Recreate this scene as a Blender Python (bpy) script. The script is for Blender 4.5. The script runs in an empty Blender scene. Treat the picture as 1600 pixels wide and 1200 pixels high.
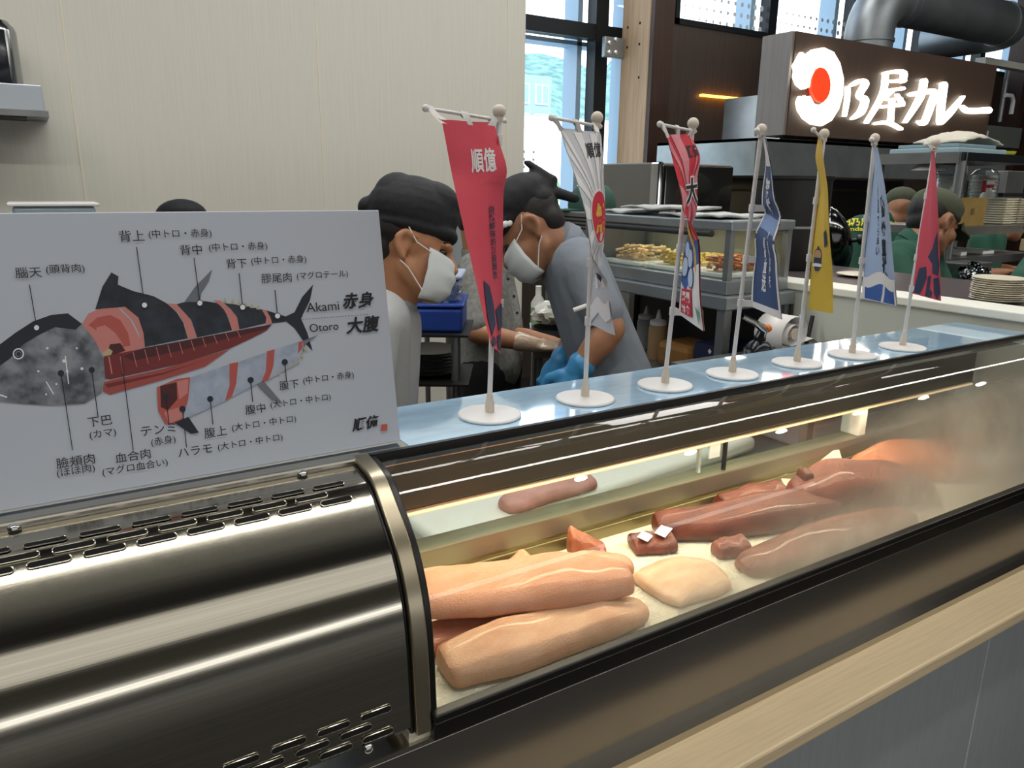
import bpy, bmesh, math, random
from mathutils import Vector, Matrix
from math import sin, cos, pi, radians

S = bpy.context.scene
COL = S.collection
random.seed(7)

# ------------------------------------------------------------------ camera
CAM = Vector((0.0, 0.0, 1.52))
FPX, PITCH, ROLL, YAW = 1181.4, 0.258111, 0.0115467, 0.5585648
fwd = Vector((sin(YAW)*cos(PITCH), cos(YAW)*cos(PITCH), -sin(PITCH)))
rt0 = Vector((cos(YAW), -sin(YAW), 0.0))
up0 = rt0.cross(fwd)
RT = rt0*cos(ROLL) + up0*sin(ROLL)
UP = up0*cos(ROLL) - rt0*sin(ROLL)
cd = bpy.data.cameras.new('camera'); cam = bpy.data.objects.new('camera', cd); COL.objects.link(cam)
cd.sensor_width = 36.0; cd.lens = FPX/1600*36; cd.clip_start = 0.05; cd.clip_end = 500
mw = Matrix((RT, UP, -fwd)).transposed().to_4x4(); mw.translation = CAM
cam.matrix_world = mw
S.camera = cam

# ------------------------------------------------------------------ world, sun, lights, exposure
S.view_settings.view_transform = 'Standard'
S.view_settings.look = 'None'
S.view_settings.gamma = 1
S.view_settings.exposure = 0.0
S.view_settings.use_curve_mapping = False
S.cycles.use_denoising = True
S.cycles.max_bounces = 10; S.cycles.transparent_max_bounces = 16
S.cycles.sample_clamp_indirect = 6.0
W = bpy.data.worlds.new('sky'); S.world = W; W.use_nodes = True
nt = W.node_tree; bg = nt.nodes['Background']
tc = nt.nodes.new('ShaderNodeTexCoord'); sp = nt.nodes.new('ShaderNodeSeparateXYZ'); rp = nt.nodes.new('ShaderNodeValToRGB')
rp.color_ramp.elements[0].color = (1.0, 1.0, 1.0, 1); rp.color_ramp.elements[0].position = 0.30
rp.color_ramp.elements[1].color = (0.30, 0.56, 0.92, 1); rp.color_ramp.elements[1].position = 0.75
nt.links.new(tc.outputs['Generated'], sp.inputs[0]); nt.links.new(sp.outputs[2], rp.inputs[0]); nt.links.new(rp.outputs[0], bg.inputs[0])
bg.inputs[1].default_value = 3.2

def lamp(name, kind, loc, energy, color=(1,1,1), size=1.0, size_y=None, rot=(0,0,0), **kw):
    d = bpy.data.lights.new(name, kind); o = bpy.data.objects.new(name, d); COL.objects.link(o)
    o.location = loc; o.rotation_euler = rot; d.energy = energy; d.color = color
    if kind == 'AREA':
        d.size = size
        if size_y: d.shape = 'RECTANGLE'; d.size_y = size_y
    elif kind in ('POINT', 'SPOT'): d.shadow_soft_size = size
    for k, v in kw.items(): setattr(d, k, v)
    return o
lamp('sun', 'SUN', (0, -20, 40), 3.0, (1, .97, .9), rot=(radians(48), 0, radians(-25)), angle=0.02)
# unseen lamps over sushi kitchen and hall, added fill lamps at the curry stall
for i, (x, y, e) in enumerate(((-1.6, 2.4, 22), (0.2, 2.2, 30), (1.9, 2.4, 30), (3.4, 3.0, 22), (4.7, 4.1, 18), (6.0, 2.0, 18))):
    lamp('ceiling_lamp_fill', 'AREA', (x, y, 4.1), e, (1.0, .97, .93), 1.4, .5)
for i, (x, y, e, wy) in enumerate(((2.0, .10, 140, .10), (2.0, -4.6, 210, 4.5))):  # narrow row gives the cover's streak, wide panel is added fill
    lamp('hall_lamp_fill', 'AREA', (x, y, 4.2), e, (1.0, .97, .91), 14, wy)
for i in range(6):
    lamp('hall_spot', 'POINT', (2.6 + i*.9, -.35, 4.0), 5, (1, .9, .75), .04)
lamp('case_led_strip', 'AREA', (.88, .866, 1.086), 1.0, (1.0, .84, .58), 1.15, .010)
lamp('case_top_strip', 'AREA', (.86, .790, 1.196), 2.4, (1.0, .84, .58), 1.10, .010)
lamp('showcase_light', 'AREA', (1.70, 1.72, 1.402), .5, (1, .92, .75), .06, .5)

# ------------------------------------------------------------------ pixel of the photograph -> point of the place
def ray(px, py): return fwd + RT*((px-800)/FPX) - UP*((py-600)/FPX)
def D(px, py, d): return CAM + ray(px, py)*d
def PY(px, py, y): r = ray(px, py); return CAM + r*(y/r.y)
def PX(px, py, x): r = ray(px, py); return CAM + r*(x/r.x)
def PZ(px, py, z): r = ray(px, py); return CAM + r*((z-CAM.z)/r.z)
def PP(px, py, p0, n): r = ray(px, py); return CAM + r*((p0-CAM).dot(n)/r.dot(n))
def V(*a): return Vector(a)

# ------------------------------------------------------------------ materials
def lin(h):
    h = h.lstrip('#'); c = [int(h[i:i+2], 16)/255 for i in (0, 2, 4)]
    return tuple(x/12.92 if x <= .04045 else ((x+.055)/1.055)**2.4 for x in c) + (1,)
MATS = {}
def mat(name, col, rough=.5, metal=0, spec=.5, noise=0, nscale=20, stretch=(1,1,1), bump=0, bscale=60, emit=None, estr=0, col2=None, alpha=None, sub=0, subr=(.02,.008,.005), coat=0, trans=0, aniso=0):
    if name in MATS: return MATS[name]
    m = bpy.data.materials.new(name); m.use_nodes = True; n = m.node_tree.nodes; l = m.node_tree.links
    b = n['Principled BSDF']
    c = lin(col) if isinstance(col, str) else tuple(col)
    b.inputs['Base Color'].default_value = c
    b.inputs['Roughness'].default_value = rough; b.inputs['Metallic'].default_value = metal
    b.inputs['Specular IOR Level'].default_value = spec
    b.inputs['Coat Weight'].default_value = coat
    b.inputs['Transmission Weight'].default_value = trans
    if sub:
        b.inputs['Subsurface Weight'].default_value = sub; b.inputs['Subsurface Radius'].default_value = subr; b.inputs['Subsurface Scale'].default_value = 1.0
    if noise or bump:
        t = n.new('ShaderNodeTexCoord'); mp = n.new('ShaderNodeMapping'); mp.inputs['Scale'].default_value = stretch
        l.new(t.outputs['Object'], mp.inputs[0])
    if noise:
        nz = n.new('ShaderNodeTexNoise'); nz.inputs['Scale'].default_value = nscale; nz.inputs['Detail'].default_value = 5
        l.new(mp.outputs[0], nz.inputs['Vector'])
        mx = n.new('ShaderNodeMix'); mx.data_type = 'RGBA'
        cc = lin(col2) if col2 else tuple(x*(1-noise) for x in c[:3]) + (1,)
        mx.inputs[6].default_value = c; mx.inputs[7].default_value = cc
        r = n.new('ShaderNodeValToRGB'); r.color_ramp.elements[0].position = .38; r.color_ramp.elements[1].position = .66
        l.new(nz.outputs[0], r.inputs[0]); l.new(r.outputs[0], mx.inputs[0]); l.new(mx.outputs[2], b.inputs['Base Color'])
    if bump:
        nb = n.new('ShaderNodeTexNoise'); nb.inputs['Scale'].default_value = bscale; nb.inputs['Detail'].default_value = 4
        l.new(mp.outputs[0], nb.inputs['Vector'])
        bp = n.new('ShaderNodeBump'); bp.inputs['Strength'].default_value = bump; bp.inputs['Distance'].default_value = .01
        l.new(nb.outputs[0], bp.inputs['Height']); l.new(bp.outputs[0], b.inputs['Normal'])
    if emit:
        b.inputs['Emission Color'].default_value = lin(emit); b.inputs['Emission Strength'].default_value = estr
    if alpha is not None: b.inputs['Alpha'].default_value = alpha
    MATS[name] = m
    return m

M_wall = mat('beige_panel', '#d6d4c8', .55, noise=.045, nscale=9, stretch=(12, 12, .25))
M_seam = mat('panel_seam', '#e6dcc6', .6)
M_brown = mat('brown_wood_panel', '#43372f', .5, noise=.3, nscale=5, stretch=(9, 9, .5))
M_post = mat('glulam_wood', '#c3a079', .55, noise=.22, nscale=6, stretch=(10, 10, .5))
M_dpost = mat('dark_brown_wood', '#3c2417', .5, noise=.35, nscale=6, stretch=(10, 10, .5))
M_ledge = mat('pale_maple_wood', '#e3cda6', .5, noise=.10, nscale=7, stretch=(1.2, 30, 30))
M_gpanel = mat('grey_laminate_panel', '#a2a8aa', .45, noise=.08, nscale=14, stretch=(9, 9, .8))
M_ss = mat('brushed_stainless_steel', '#b9b5aa', .22, 1, noise=.10, nscale=8, stretch=(.6, 40, 40), bump=.02, bscale=10)
M_ssm = mat('mirror_stainless_steel', '#c9ccce', .06, 1)
M_ssd = mat('dull_stainless_steel', '#8d8f8f', .38, .8, noise=.15, nscale=10)
M_ssk = mat('kitchen_steel_sheet', '#9aa0a3', .32, .75, noise=.2, nscale=6)
M_galv = mat('galvanised_duct_steel', '#8f969a', .45, .7, noise=.2, nscale=5)
M_alu = mat('dark_aluminium_frame', '#22272b', .4, .6)
M_black = mat('black_rubber_gasket', '#0b0b0b', .35)
M_blackp = mat('black_paint', '#121212', .45)
M_hole = mat('dark_slot_inside', '#050505', .9)
M_wplas = mat('white_plastic', '#e4e2df', .35)
M_wplas2 = mat('cream_plastic', '#d8cdbd', .4)
M_rail = mat('warm_lit_rail_metal', '#8b8263', .35, .8)  # warm LED glow on the rail is put into its colour
M_paper = mat('frosted_white_tray_sheet', '#ece7d2', .45, noise=.12, nscale=40, bump=.5, bscale=220)
M_pe = mat('white_polyethylene', '#ebe8dc', .5)
M_dark = mat('dark_grey_plastic', '#2b2d2f', .5)
M_floor = mat('dark_kitchen_floor_tile', '#242322', .4, noise=.2, nscale=4)
M_hallfloor = mat('hall_floor_tile', '#2f2d2b', .35, noise=.15, nscale=3)
M_ceil = mat('dark_ceiling', '#343638', .7)
M_hall = mat('hall_far_wall', '#4b463f', .7)
M_white = mat('white_paint', '#d9dad2', .5)
M_pink = mat('pink', '#e0a7a7', .5)

# ------------------------------------------------------------------ mesh building
class MB:
    def __init__(s): s.v = []; s.f = []; s.mi = []; s.cur = 0
    def add(s, vs, fs):
        o = len(s.v); s.v += [tuple(v) for v in vs]
        for f in fs: s.f.append(tuple(i+o for i in f)); s.mi.append(s.cur)
        return s
    def box(s, a, b, M=None):
        x0, y0, z0 = a; x1, y1, z1 = b
        vs = [V(x, y, z) for x in (x0, x1) for y in (y0, y1) for z in (z0, z1)]
        if M: vs = [M @ v for v in vs]
        return s.add(vs, [(0,1,3,2), (4,6,7,5), (0,4,5,1), (2,3,7,6), (0,2,6,4), (1,5,7,3)])
    def boxc(s, c, h, M=None):
        c = V(*c)
        if M is None: return s.box((c.x-h[0], c.y-h[1], c.z-h[2]), (c.x+h[0], c.y+h[1], c.z+h[2]))
        T = Matrix.Translation(c) @ M.to_4x4()
        return s.box((-h[0], -h[1], -h[2]), h, T)
    def tube(s, pts, r, n=12, caps=True, closed=False):
        pts = [V(*p) for p in pts]; N = len(pts)
        rs = r if isinstance(r, (list, tuple)) else [r]*N
        o = len(s.v); nrm = None; rings = []
        for i, p in enumerate(pts):
            if closed: t = (pts[(i+1) % N]-pts[i-1])
            else: t = (pts[min(i+1, N-1)]-pts[max(i-1, 0)])
            if t.length < 1e-9: t = V(0, 0, 1)
            t.normalize()
            if nrm is None: nrm = t.orthogonal().normalized()
            else:
                nrm = nrm - t*nrm.dot(t)
                nrm = nrm.normalized() if nrm.length > 1e-6 else t.orthogonal().normalized()
            bn = t.cross(nrm)
            rings.append([p + (nrm*cos(2*pi*k/n)+bn*sin(2*pi*k/n))*rs[i] for k in range(n)])
        vs = [v for R in rings for v in R]; fs = []
        for i in range(N if closed else N-1):
            for k in range(n):
                a = i*n+k; b = i*n+(k+1) % n; j = ((i+1) % N)*n
                fs.append((a, b, j+(k+1) % n, j+k))
        if caps and not closed:
            fs.append(tuple(range(n-1, -1, -1))); fs.append(tuple((N-1)*n+k for k in range(n)))
        return s.add(vs, fs)
    def cyl(s, a, b, r, n=24): return s.tube([a, b], r, n)
    def lathe(s, prof, c=(0,0,0), n=32, axis=None):
        """prof: list of (radius, height); axis: unit vector (default up)"""
        c = V(*c); ax = V(*(axis or (0,0,1))).normalized(); a = ax.orthogonal().normalized(); b = ax.cross(a)
        vs = []; fs = []
        for (r, h) in prof:
            for k in range(n):
                t = 2*pi*k/n; vs.append(c + ax*h + (a*cos(t)+b*sin(t))*max(r, 1e-5))
        for i in range(len(prof)-1):
            for k in range(n):
                fs.append((i*n+k, i*n+(k+1) % n, (i+1)*n+(k+1) % n, (i+1)*n+k))
        fs.append(tuple(range(n-1, -1, -1))); fs.append(tuple((len(prof)-1)*n+k for k in range(n)))
        return s.add(vs, fs)
    def sphere(s, c, r, n=16, m=10, M=None):
        c = V(*c); rr = r if isinstance(r, (tuple, list)) else (r, r, r)
        vs = []; fs = []
        for i in range(m+1):
            ph = pi*i/m
            for k in range(n):
                t = 2*pi*k/n; p = V(rr[0]*sin(ph)*cos(t), rr[1]*sin(ph)*sin(t), rr[2]*cos(ph))
                vs.append(c + (M @ p if M else p))
        for i in range(m):
            for k in range(n): fs.append((i*n+k, (i+1)*n+k, (i+1)*n+(k+1) % n, i*n+(k+1) % n))
        return s.add(vs, fs)
    def prism(s, poly, d):
        """planar polygon (3-D points) pushed along vector d"""
        p = [V(*q) for q in poly]; d = V(*d); n = len(p)
        vs = p + [q+d for q in p]
        fs = [tuple(range(n)), tuple(range(2*n-1, n-1, -1))]
        for i in range(n): j = (i+1) % n; fs.append((i, i+n, j+n, j))
        return s.add(vs, fs)
    def grid(s, rows, closed=False):
        """rows of points -> quads"""
        vs = [p for r in rows for p in r]; n = len(rows[0]); fs = []
        for i in range(len(rows)-1):
            for k in range(n if closed else n-1):
                fs.append((i*n+k, i*n+(k+1) % n, (i+1)*n+(k+1) % n, (i+1)*n+k))
        return s.add(vs, fs)
    def loft(s, rows):
        s.grid(rows, closed=True); n = len(rows[0]); o = len(s.v)-n*len(rows)
        s.f.append(tuple(o+k for k in range(n-1, -1, -1))); s.mi.append(s.cur)
        s.f.append(tuple(o+(len(rows)-1)*n+k for k in range(n))); s.mi.append(s.cur)
        return s
    def build(s, name, m, parent=None, smooth=True, bevel=0, solid=0, sub=0, ang=40):
        me = bpy.data.meshes.new(name); me.from_pydata(s.v, [], s.f)
        bm = bmesh.new(); bm.from_mesh(me); bmesh.ops.recalc_face_normals(bm, faces=bm.faces); bm.to_mesh(me); bm.free()
        for mm in (m if isinstance(m, (list, tuple)) else [m]): me.materials.append(mm)
        for p, i in zip(me.polygons, s.mi): p.material_index = i
        return finish(name, me, parent, smooth, bevel, solid, sub, ang)

def finish(name, me, parent=None, smooth=True, bevel=0, solid=0, sub=0, ang=40):
    if smooth:
        for p in me.polygons: p.use_smooth = True
        me.set_sharp_from_angle(angle=radians(ang))
    o = bpy.data.objects.new(name, me); COL.objects.link(o)
    if parent is not None: par(o, parent)
    if solid:
        md = o.modifiers.new('solid', 'SOLIDIFY'); md.thickness = solid; md.offset = 0
    if bevel:
        md = o.modifiers.new('bevel', 'BEVEL'); md.width = bevel; md.segments = 2; md.limit_method = 'ANGLE'; md.angle_limit = radians(50)
        md.harden_normals = False
    if sub:
        md = o.modifiers.new('sub', 'SUBSURF'); md.levels = sub; md.render_levels = sub
    return o

def par(o, p):
    o.parent = p
    if p.type == 'EMPTY': o.matrix_parent_inverse = Matrix.Translation(-p.location)

def tag(o, label, cat, group=None, kind=None):
    o['label'] = label; o['category'] = cat
    if group: o['group'] = group
    if kind: o['kind'] = kind
    return o
def thing(name, label, cat, loc=(0,0,0), group=None):
    o = bpy.data.objects.new(name, None); COL.objects.link(o); o.location = loc; o.empty_display_size = .05
    return tag(o, label, cat, group)
def struct(o, label=None, cat=None):
    o['kind'] = 'structure'
    if label: o['label'] = label
    if cat: o['category'] = cat
    return o
def copy_tree(o, off=(0,0,0), label=None):
    """a moved copy of a thing and of its parts"""
    c = o.copy(); COL.objects.link(c); c.location = o.location + V(*off)
    if label: c['label'] = label
    for ch in [x for x in COL.objects if x.parent == o]:
        k = ch.copy(); COL.objects.link(k); k.parent = c; k.matrix_parent_inverse = ch.matrix_parent_inverse
        for g in [x for x in COL.objects if x.parent == ch]:
            kk = g.copy(); COL.objects.link(kk); kk.parent = k; kk.matrix_parent_inverse = g.matrix_parent_inverse
    return c

# smooth bodies: a union of balls and tapered limbs grown into one continuous skin
def blob(parts, vox=.008, smooth=4, name='b'):
    mb = MB()
    for p in parts:
        if p[0] == 'c':
            _, a, ra, b, rb = p; a = V(*a); b = V(*b)
            N = 6; L = (b-a).length; t = (b-a).normalized() if L > 1e-6 else V(0,0,1)
            pts = []; rs = []
            for k in range(5): w = -pi/2 + k*pi/8; pts.append(a + t*ra*sin(w)); rs.append(max(ra*cos(w), 1e-4))
            for k in range(N+1): u = k/N; pts.append(a.lerp(b, u)); rs.append(ra+(rb-ra)*u)
            for k in range(1, 5): w = k*pi/8; pts.append(b + t*rb*sin(w)); rs.append(max(rb*cos(w), 1e-4))
            mb.tube(pts, rs, 16)
        elif p[0] == 'e':
            mb.sphere(p[1], p[2], 18, 12, p[3] if len(p) > 3 else None)
    me = bpy.data.meshes.new(name); me.from_pydata(mb.v, [], mb.f)
    bm = bmesh.new(); bm.from_mesh(me); bmesh.ops.recalc_face_normals(bm, faces=bm.faces); bm.to_mesh(me); bm.free()
    o = bpy.data.objects.new(name, me); COL.objects.link(o)
    r = o.modifiers.new('r', 'REMESH'); r.mode = 'VOXEL'; r.voxel_size = vox
    sm = o.modifiers.new('s', 'SMOOTH'); sm.iterations = smooth; sm.factor = .5
    dg = bpy.context.evaluated_depsgraph_get()
    out = bpy.data.meshes.new_from_object(o.evaluated_get(dg))
    bpy.data.objects.remove(o); bpy.data.meshes.remove(me)
    return out
def bobj(name, parts, m, parent, vox=.008, smooth=4):
    me = blob(parts, vox, smooth, name); me.materials.clear(); me.materials.append(m); me.name = name
    for p in me.polygons: p.material_index = 0
    return finish(name, me, parent, True, ang=180)

# lettering
def text_me(s, size=1.0, bold=0.0, depth=0.0, align='LEFT', line=1.0):
    cu = bpy.data.curves.new('lettering', 'FONT'); cu.body = s; cu.size = size; cu.offset = bold; cu.extrude = depth; cu.align_x = align; cu.space_line = line
    cu.resolution_u = 3
    o = bpy.data.objects.new('lettering', cu); COL.objects.link(o)
    dg = bpy.context.evaluated_depsgraph_get(); dg.update()
    me = bpy.data.meshes.new_from_object(o.evaluated_get(dg)); bpy.data.objects.remove(o)
    return me
def tessellate(me, maxlen):
    bm = bmesh.new(); bm.from_mesh(me); bmesh.ops.triangulate(bm, faces=bm.faces)
    for _ in range(4):
        es = [e for e in bm.edges if e.calc_length() > maxlen]
        if not es: break
        bmesh.ops.subdivide_edges(bm, edges=es, cuts=1); bmesh.ops.triangulate(bm, faces=bm.faces)
    bm.to_mesh(me); bm.free(); return me
# ------------------------------------------------------------------ special materials
def glass_mat(name, tint=(.93,.97,.96,1), fog=None, refl=1.0, dots=False):
    m = bpy.data.materials.new(name); m.use_nodes = True; n = m.node_tree.nodes; l = m.node_tree.links
    n.remove(n['Principled BSDF']); out = n['Material Output']
    tr = n.new('ShaderNodeBsdfTransparent'); tr.inputs[0].default_value = tint
    gl = n.new('ShaderNodeBsdfGlossy'); gl.inputs['Roughness'].default_value = .015
    fr = n.new('ShaderNodeLayerWeight'); fr.inputs[0].default_value = .5
    pw_ = n.new('ShaderNodeMath'); pw_.operation = 'POWER'; pw_.inputs[1].default_value = 5.0; l.new(fr.outputs['Facing'], pw_.inputs[0])
    mu = n.new('ShaderNodeMath'); mu.operation = 'MULTIPLY_ADD'; mu.inputs[1].default_value = .8*refl; mu.inputs[2].default_value = .045*refl
    l.new(pw_.outputs[0], mu.inputs[0])
    mx = n.new('ShaderNodeMixShader'); l.new(mu.outputs[0], mx.inputs[0]); l.new(tr.outputs[0], mx.inputs[1]); l.new(gl.outputs[0], mx.inputs[2])
    last = mx
    if fog:
        tc = n.new('ShaderNodeTexCoord'); sp = n.new('ShaderNodeSeparateXYZ'); l.new(tc.outputs['Object'], sp.inputs[0])
        def mr(src, a, b, c, d):
            r = n.new('ShaderNodeMapRange'); r.interpolation_type = 'SMOOTHSTEP'; r.inputs[1].default_value = a; r.inputs[2].default_value = b; r.inputs[3].default_value = c; r.inputs[4].default_value = d
            l.new(src, r.inputs[0]); return r.outputs[0]
        def ma(op, a, b):
            r = n.new('ShaderNodeMath'); r.operation = op
            for i, q in enumerate((a, b)):
                if isinstance(q, (int, float)): r.inputs[i].default_value = q
                else: l.new(q, r.inputs[i])
            return r.outputs[0]
        along = mr(sp.outputs[0], .62, 1.55, 0, 1)
        low = ma('MULTIPLY', mr(sp.outputs[2], .985, 1.115, 1, 0), mr(sp.outputs[0], .42, .78, 0, 1))
        hi = mr(sp.outputs[2], 1.155, 1.19, 1, .12)
        nz = n.new('ShaderNodeTexNoise'); nz.inputs['Scale'].default_value = 7; nz.inputs['Detail'].default_value = 6; l.new(tc.outputs['Object'], nz.inputs['Vector'])
        nn = mr(nz.outputs[0], .3, .7, .75, 1.15)
        tot = ma('ADD', ma('MULTIPLY', along, fog[0]), ma('MULTIPLY', low, fog[1]))
        tot = ma('MULTIPLY', ma('MULTIPLY', tot, nn), hi); tot = ma('MINIMUM', tot, .80)
        di = n.new('ShaderNodeBsdfDiffuse'); di.inputs[0].default_value = (.46, .48, .43, 1)
        tl = n.new('ShaderNodeBsdfTranslucent'); tl.inputs[0].default_value = (.52, .50, .44, 1)
        fx = n.new('ShaderNodeMixShader'); fx.inputs[0].default_value = .62; l.new(di.outputs[0], fx.inputs[1]); l.new(tl.outputs[0], fx.inputs[2])
        m2 = n.new('ShaderNodeMixShader'); l.new(tot, m2.inputs[0]); l.new(mx.outputs[0], m2.inputs[1]); l.new(fx.outputs[0], m2.inputs[2]); last = m2
    l.new(last.outputs[0], out.inputs[0])
    return m
M_fog = glass_mat('misted_case_glass', fog=(.80, .50))
M_glass = glass_mat('clear_glass')
M_wglass = glass_mat('window_glass', (.97, .99, 1, 1), refl=.35)
M_film = glass_mat('clear_plastic_film', (.9, .93, .95, 1), refl=1.6)
M_led = mat('warm_led', '#ffd9a0', emit='#ffdcae', estr=.6)

# ------------------------------------------------------------------ the hall
def solid(name, a, b, m, **kw):
    return struct(MB().box(a, b).build(name, m, smooth=False, **kw))
solid('floor', (-7, -8, -.1), (12, 5.1, 0), M_floor)
solid('ceiling', (-7, -8, 4.5), (12, 5.1, 4.6), M_ceil)
solid('wall_left', (-7.1, -8, 0), (-7, 5.1, 4.5), M_hall)
solid('wall_right', (12, -8, 0), (12.1, 5.1, 4.5), M_hall)
o = MB().box((-7, -8.1, 0), (12, -8, .95)).box((-7, -8.1, 1.6), (12, -8, 4.5)).box((-7, -8.1, .95), (-6.6, -8, 1.6)).box((11.5, -8.1, .95), (12, -8, 1.6)).build('wall_front', M_hall, smooth=False)  # slot left open to the sky so the steel cover gets a pale streak
struct(o)
wb = MB().box((-7, 4.5, 0), (2.885, 4.62, 2.86)).build('wall_back', M_wall, smooth=False); struct(wb)
sm = MB()
for x in (-1.0, .245, 1.49, 2.75): sm.box((x-.0025, 4.4975, 0), (x+.0025, 4.501, 2.86))
sm.build('panel_seam', M_seam, wb, smooth=False)
# facade behind: brown panelled wall, clerestory windows, tall window beside the post
fw = MB()
fw.box((4.30, 5.0, 0), (12, 5.12, 2.80)).box((-7, 5.0, 3.95), (12, 5.12, 4.5)).box((-7, 5.0, 0), (2.3, 5.12, 2.80)).box((2.3, 5.0, 0), (4.30, 5.12, 1.0))
struct(fw.build('wall_far', M_brown, smooth=False))

def window(n, x0, x1, z0, z1, mull=(), trans=(), fins=(), dots=None):
    fr = MB(); t = .045
    fr.box((x0, 4.99, z0), (x1, 5.08, z0+t)).box((x0, 4.99, z1-t), (x1, 5.08, z1)).box((x0, 4.99, z0), (x0+t, 5.08, z1)).box((x1-t, 4.99, z0), (x1, 5.08, z1))
    for (a, b) in mull: fr.box((a, 4.98, z0), (b, 5.09, z1))
    for (a, b) in trans: fr.box((x0, 4.985, a), (x1, 5.085, b))
    w = fr.build('window_%d' % n, M_alu, smooth=False); struct(w)
    MB().box((x0+.01, 5.035, z0+.01), (x1-.01, 5.043, z1-.01)).build('pane', M_wglass, w, smooth=False)
    fn = MB()
    for (a, b) in fins: fn.box((a, 5.14, z0), (b, 5.32, z1))
    for (a, b) in trans: fn.box((x0, 5.14, a-.03), (x1, 5.30, a))
    if fins: fn.build('outside_fin', mat('blue_grey_fin', '#9fb4c2', .6), w, smooth=False)
    if dots:
        d = MB()
        for (cx, cz, r) in dots: d.lathe([(r, 0), (r, .0006)], (cx, 5.033, cz), 12, (0, -1, 0))
        d.build('frit_dot', mat('frit_ink', '#c9d6dc', .6), w, smooth=False)
    return w
dd = []
for k in range(24):
    for j in range(4): dd.append((3.06+j*.085+k*0, 1.32+k*.055, .011)) if k < 9 else None
window(1, 2.3, 4.30, 1.0, 3.95, mull=((3.83, 3.95),), trans=((2.60, 2.705),), fins=((3.775, 3.82), (4.26, 4.30)), dots=dd)
x = 4.69; n = 2
while x < 11.5:
    dots = []
    for i in range(12):
        for j in range(3):
            dots.append((x+.09+i*.083, 2.87+j*.085, .006+.0016*i))
    window(n, x-.045, x+1.12, 2.80, 3.95, mull=((x+1.05, x+1.12),), fins=((x+.985, x+1.04),), dots=dots if n < 4 else None)
    x += 1.165; n += 1
x = -1.2
while x < 2.2:
    window(n, x, x+1.165, 2.80, 3.95, fins=((x+1.05, x+1.10),)); x += 1.165; n += 1
struct(MB().box((-7, 5.0, 2.8), (-1.2, 5.12, 3.95)).build('wall_far_end', M_brown, smooth=False))
struct(MB().box((4.33, 5.0, 2.8), (4.645, 5.12, 3.95)).build('trim_1', M_brown, smooth=False))

# glulam post with a darker board on its front, and steel bracket
po = MB().box((4.02, 4.585, 0), (4.20, 4.90, 4.5)).build('wooden_post', M_post, smooth=False, bevel=.004)
struct(po, 'pale laminated timber post in front of the tall window', 'post')
MB().box((4.025, 4.545, 0), (4.215, 4.585, 4.5)).build('front_board', M_dpost, po, smooth=False)
hl = MB()
for (px, py) in ((981, 43), (1000, 36), (980, 74), (999, 69), (998, 121)):
    p = PX(px, py, 4.0195); hl.lathe([(.010, 0), (.010, .001)], p, 12, (-1, 0, 0))
hl.build('bolt_hole', M_hole, po, smooth=False)
a = PY(946, 56, 4.86); b = PY(975, 92, 4.86)
br = MB().box((a.x, 4.86, b.z), (4.02, 4.90, a.z)).build('steel_bracket', mat('bracket_steel', '#9fa6a8', .4, .8), po, bevel=.006)
bt = MB()
for (px, py) in ((952, 67), (962, 62), (952, 82), (962, 82)):
    p = PY(px, py, 4.86); bt.lathe([(.017, 0), (.017, .008), (.010, .014), (.001, .016)], p, 14, (0, -1, 0))
bt.build('bracket_bolt', mat('bolt_zinc', '#e9ecec', .3, .7), br)

# the view outside the window; haze is put into the pale colours
solid('ground_outside', (-60, 5.2, -.6), (90, 120, -.5), mat('pale_concrete_yard', '#f3f3ee', .8))
hs = MB(); rows = []
for j in range(10):
    rows.append([V(-60+i*4, 60+j*5+3*sin(i*.7), -1+ (PY(880, 104, 100).z+1+1.6*sin(i*.9)+1.0*sin(i*2.3)+random.uniform(-.3,.5)) * (1-(1-j/9)**2.2)) for i in range(50)])
hs.grid(rows)
h = hs.build('hill_outside', mat('haze_tinted_forest', '#86a69c', .9, noise=.4, nscale=.9, col2='#577a6e', bump=1, bscale=.6)); struct(h)
BX0, BX1, BZ = PY(800, 120, 42).x, PY(862, 120, 42).x, PY(840, 118, 42).z
bd = thing('building', 'grey apartment building with white framed windows beyond the tall window', 'building', (BX0, 45, -.5))
MB().box((10, 30, -.5), (60, 30.4, PY(880, 184, 30).z)).build('wall_outside', mat('white_yard_wall', '#f4f4f0', .8), smooth=False)['kind'] = 'structure'
MB().box((BX0, 42, -.5), (BX1, 50, BZ)).build('wall', mat('blue_grey_block', '#8ca3b8', .8), bd, smooth=False)
for i in range(3):
    for j in range(4):
        cx = BX1-.75-i*1.45; cz = BZ-1.1-j*1.75
        f = MB().box((cx-.5, 41.9, cz-.6), (cx+.5, 42.0, cz+.6)).build('window', M_white, bd, smooth=False)
        MB().box((cx-.42, 41.86, cz-.52), (cx-.06, 41.9, cz+.52)).box((cx+.06, 41.86, cz-.52), (cx+.42, 41.9, cz+.52)).build('pane', mat('far_pane', '#7f9db6', .3), f, smooth=False)
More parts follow.
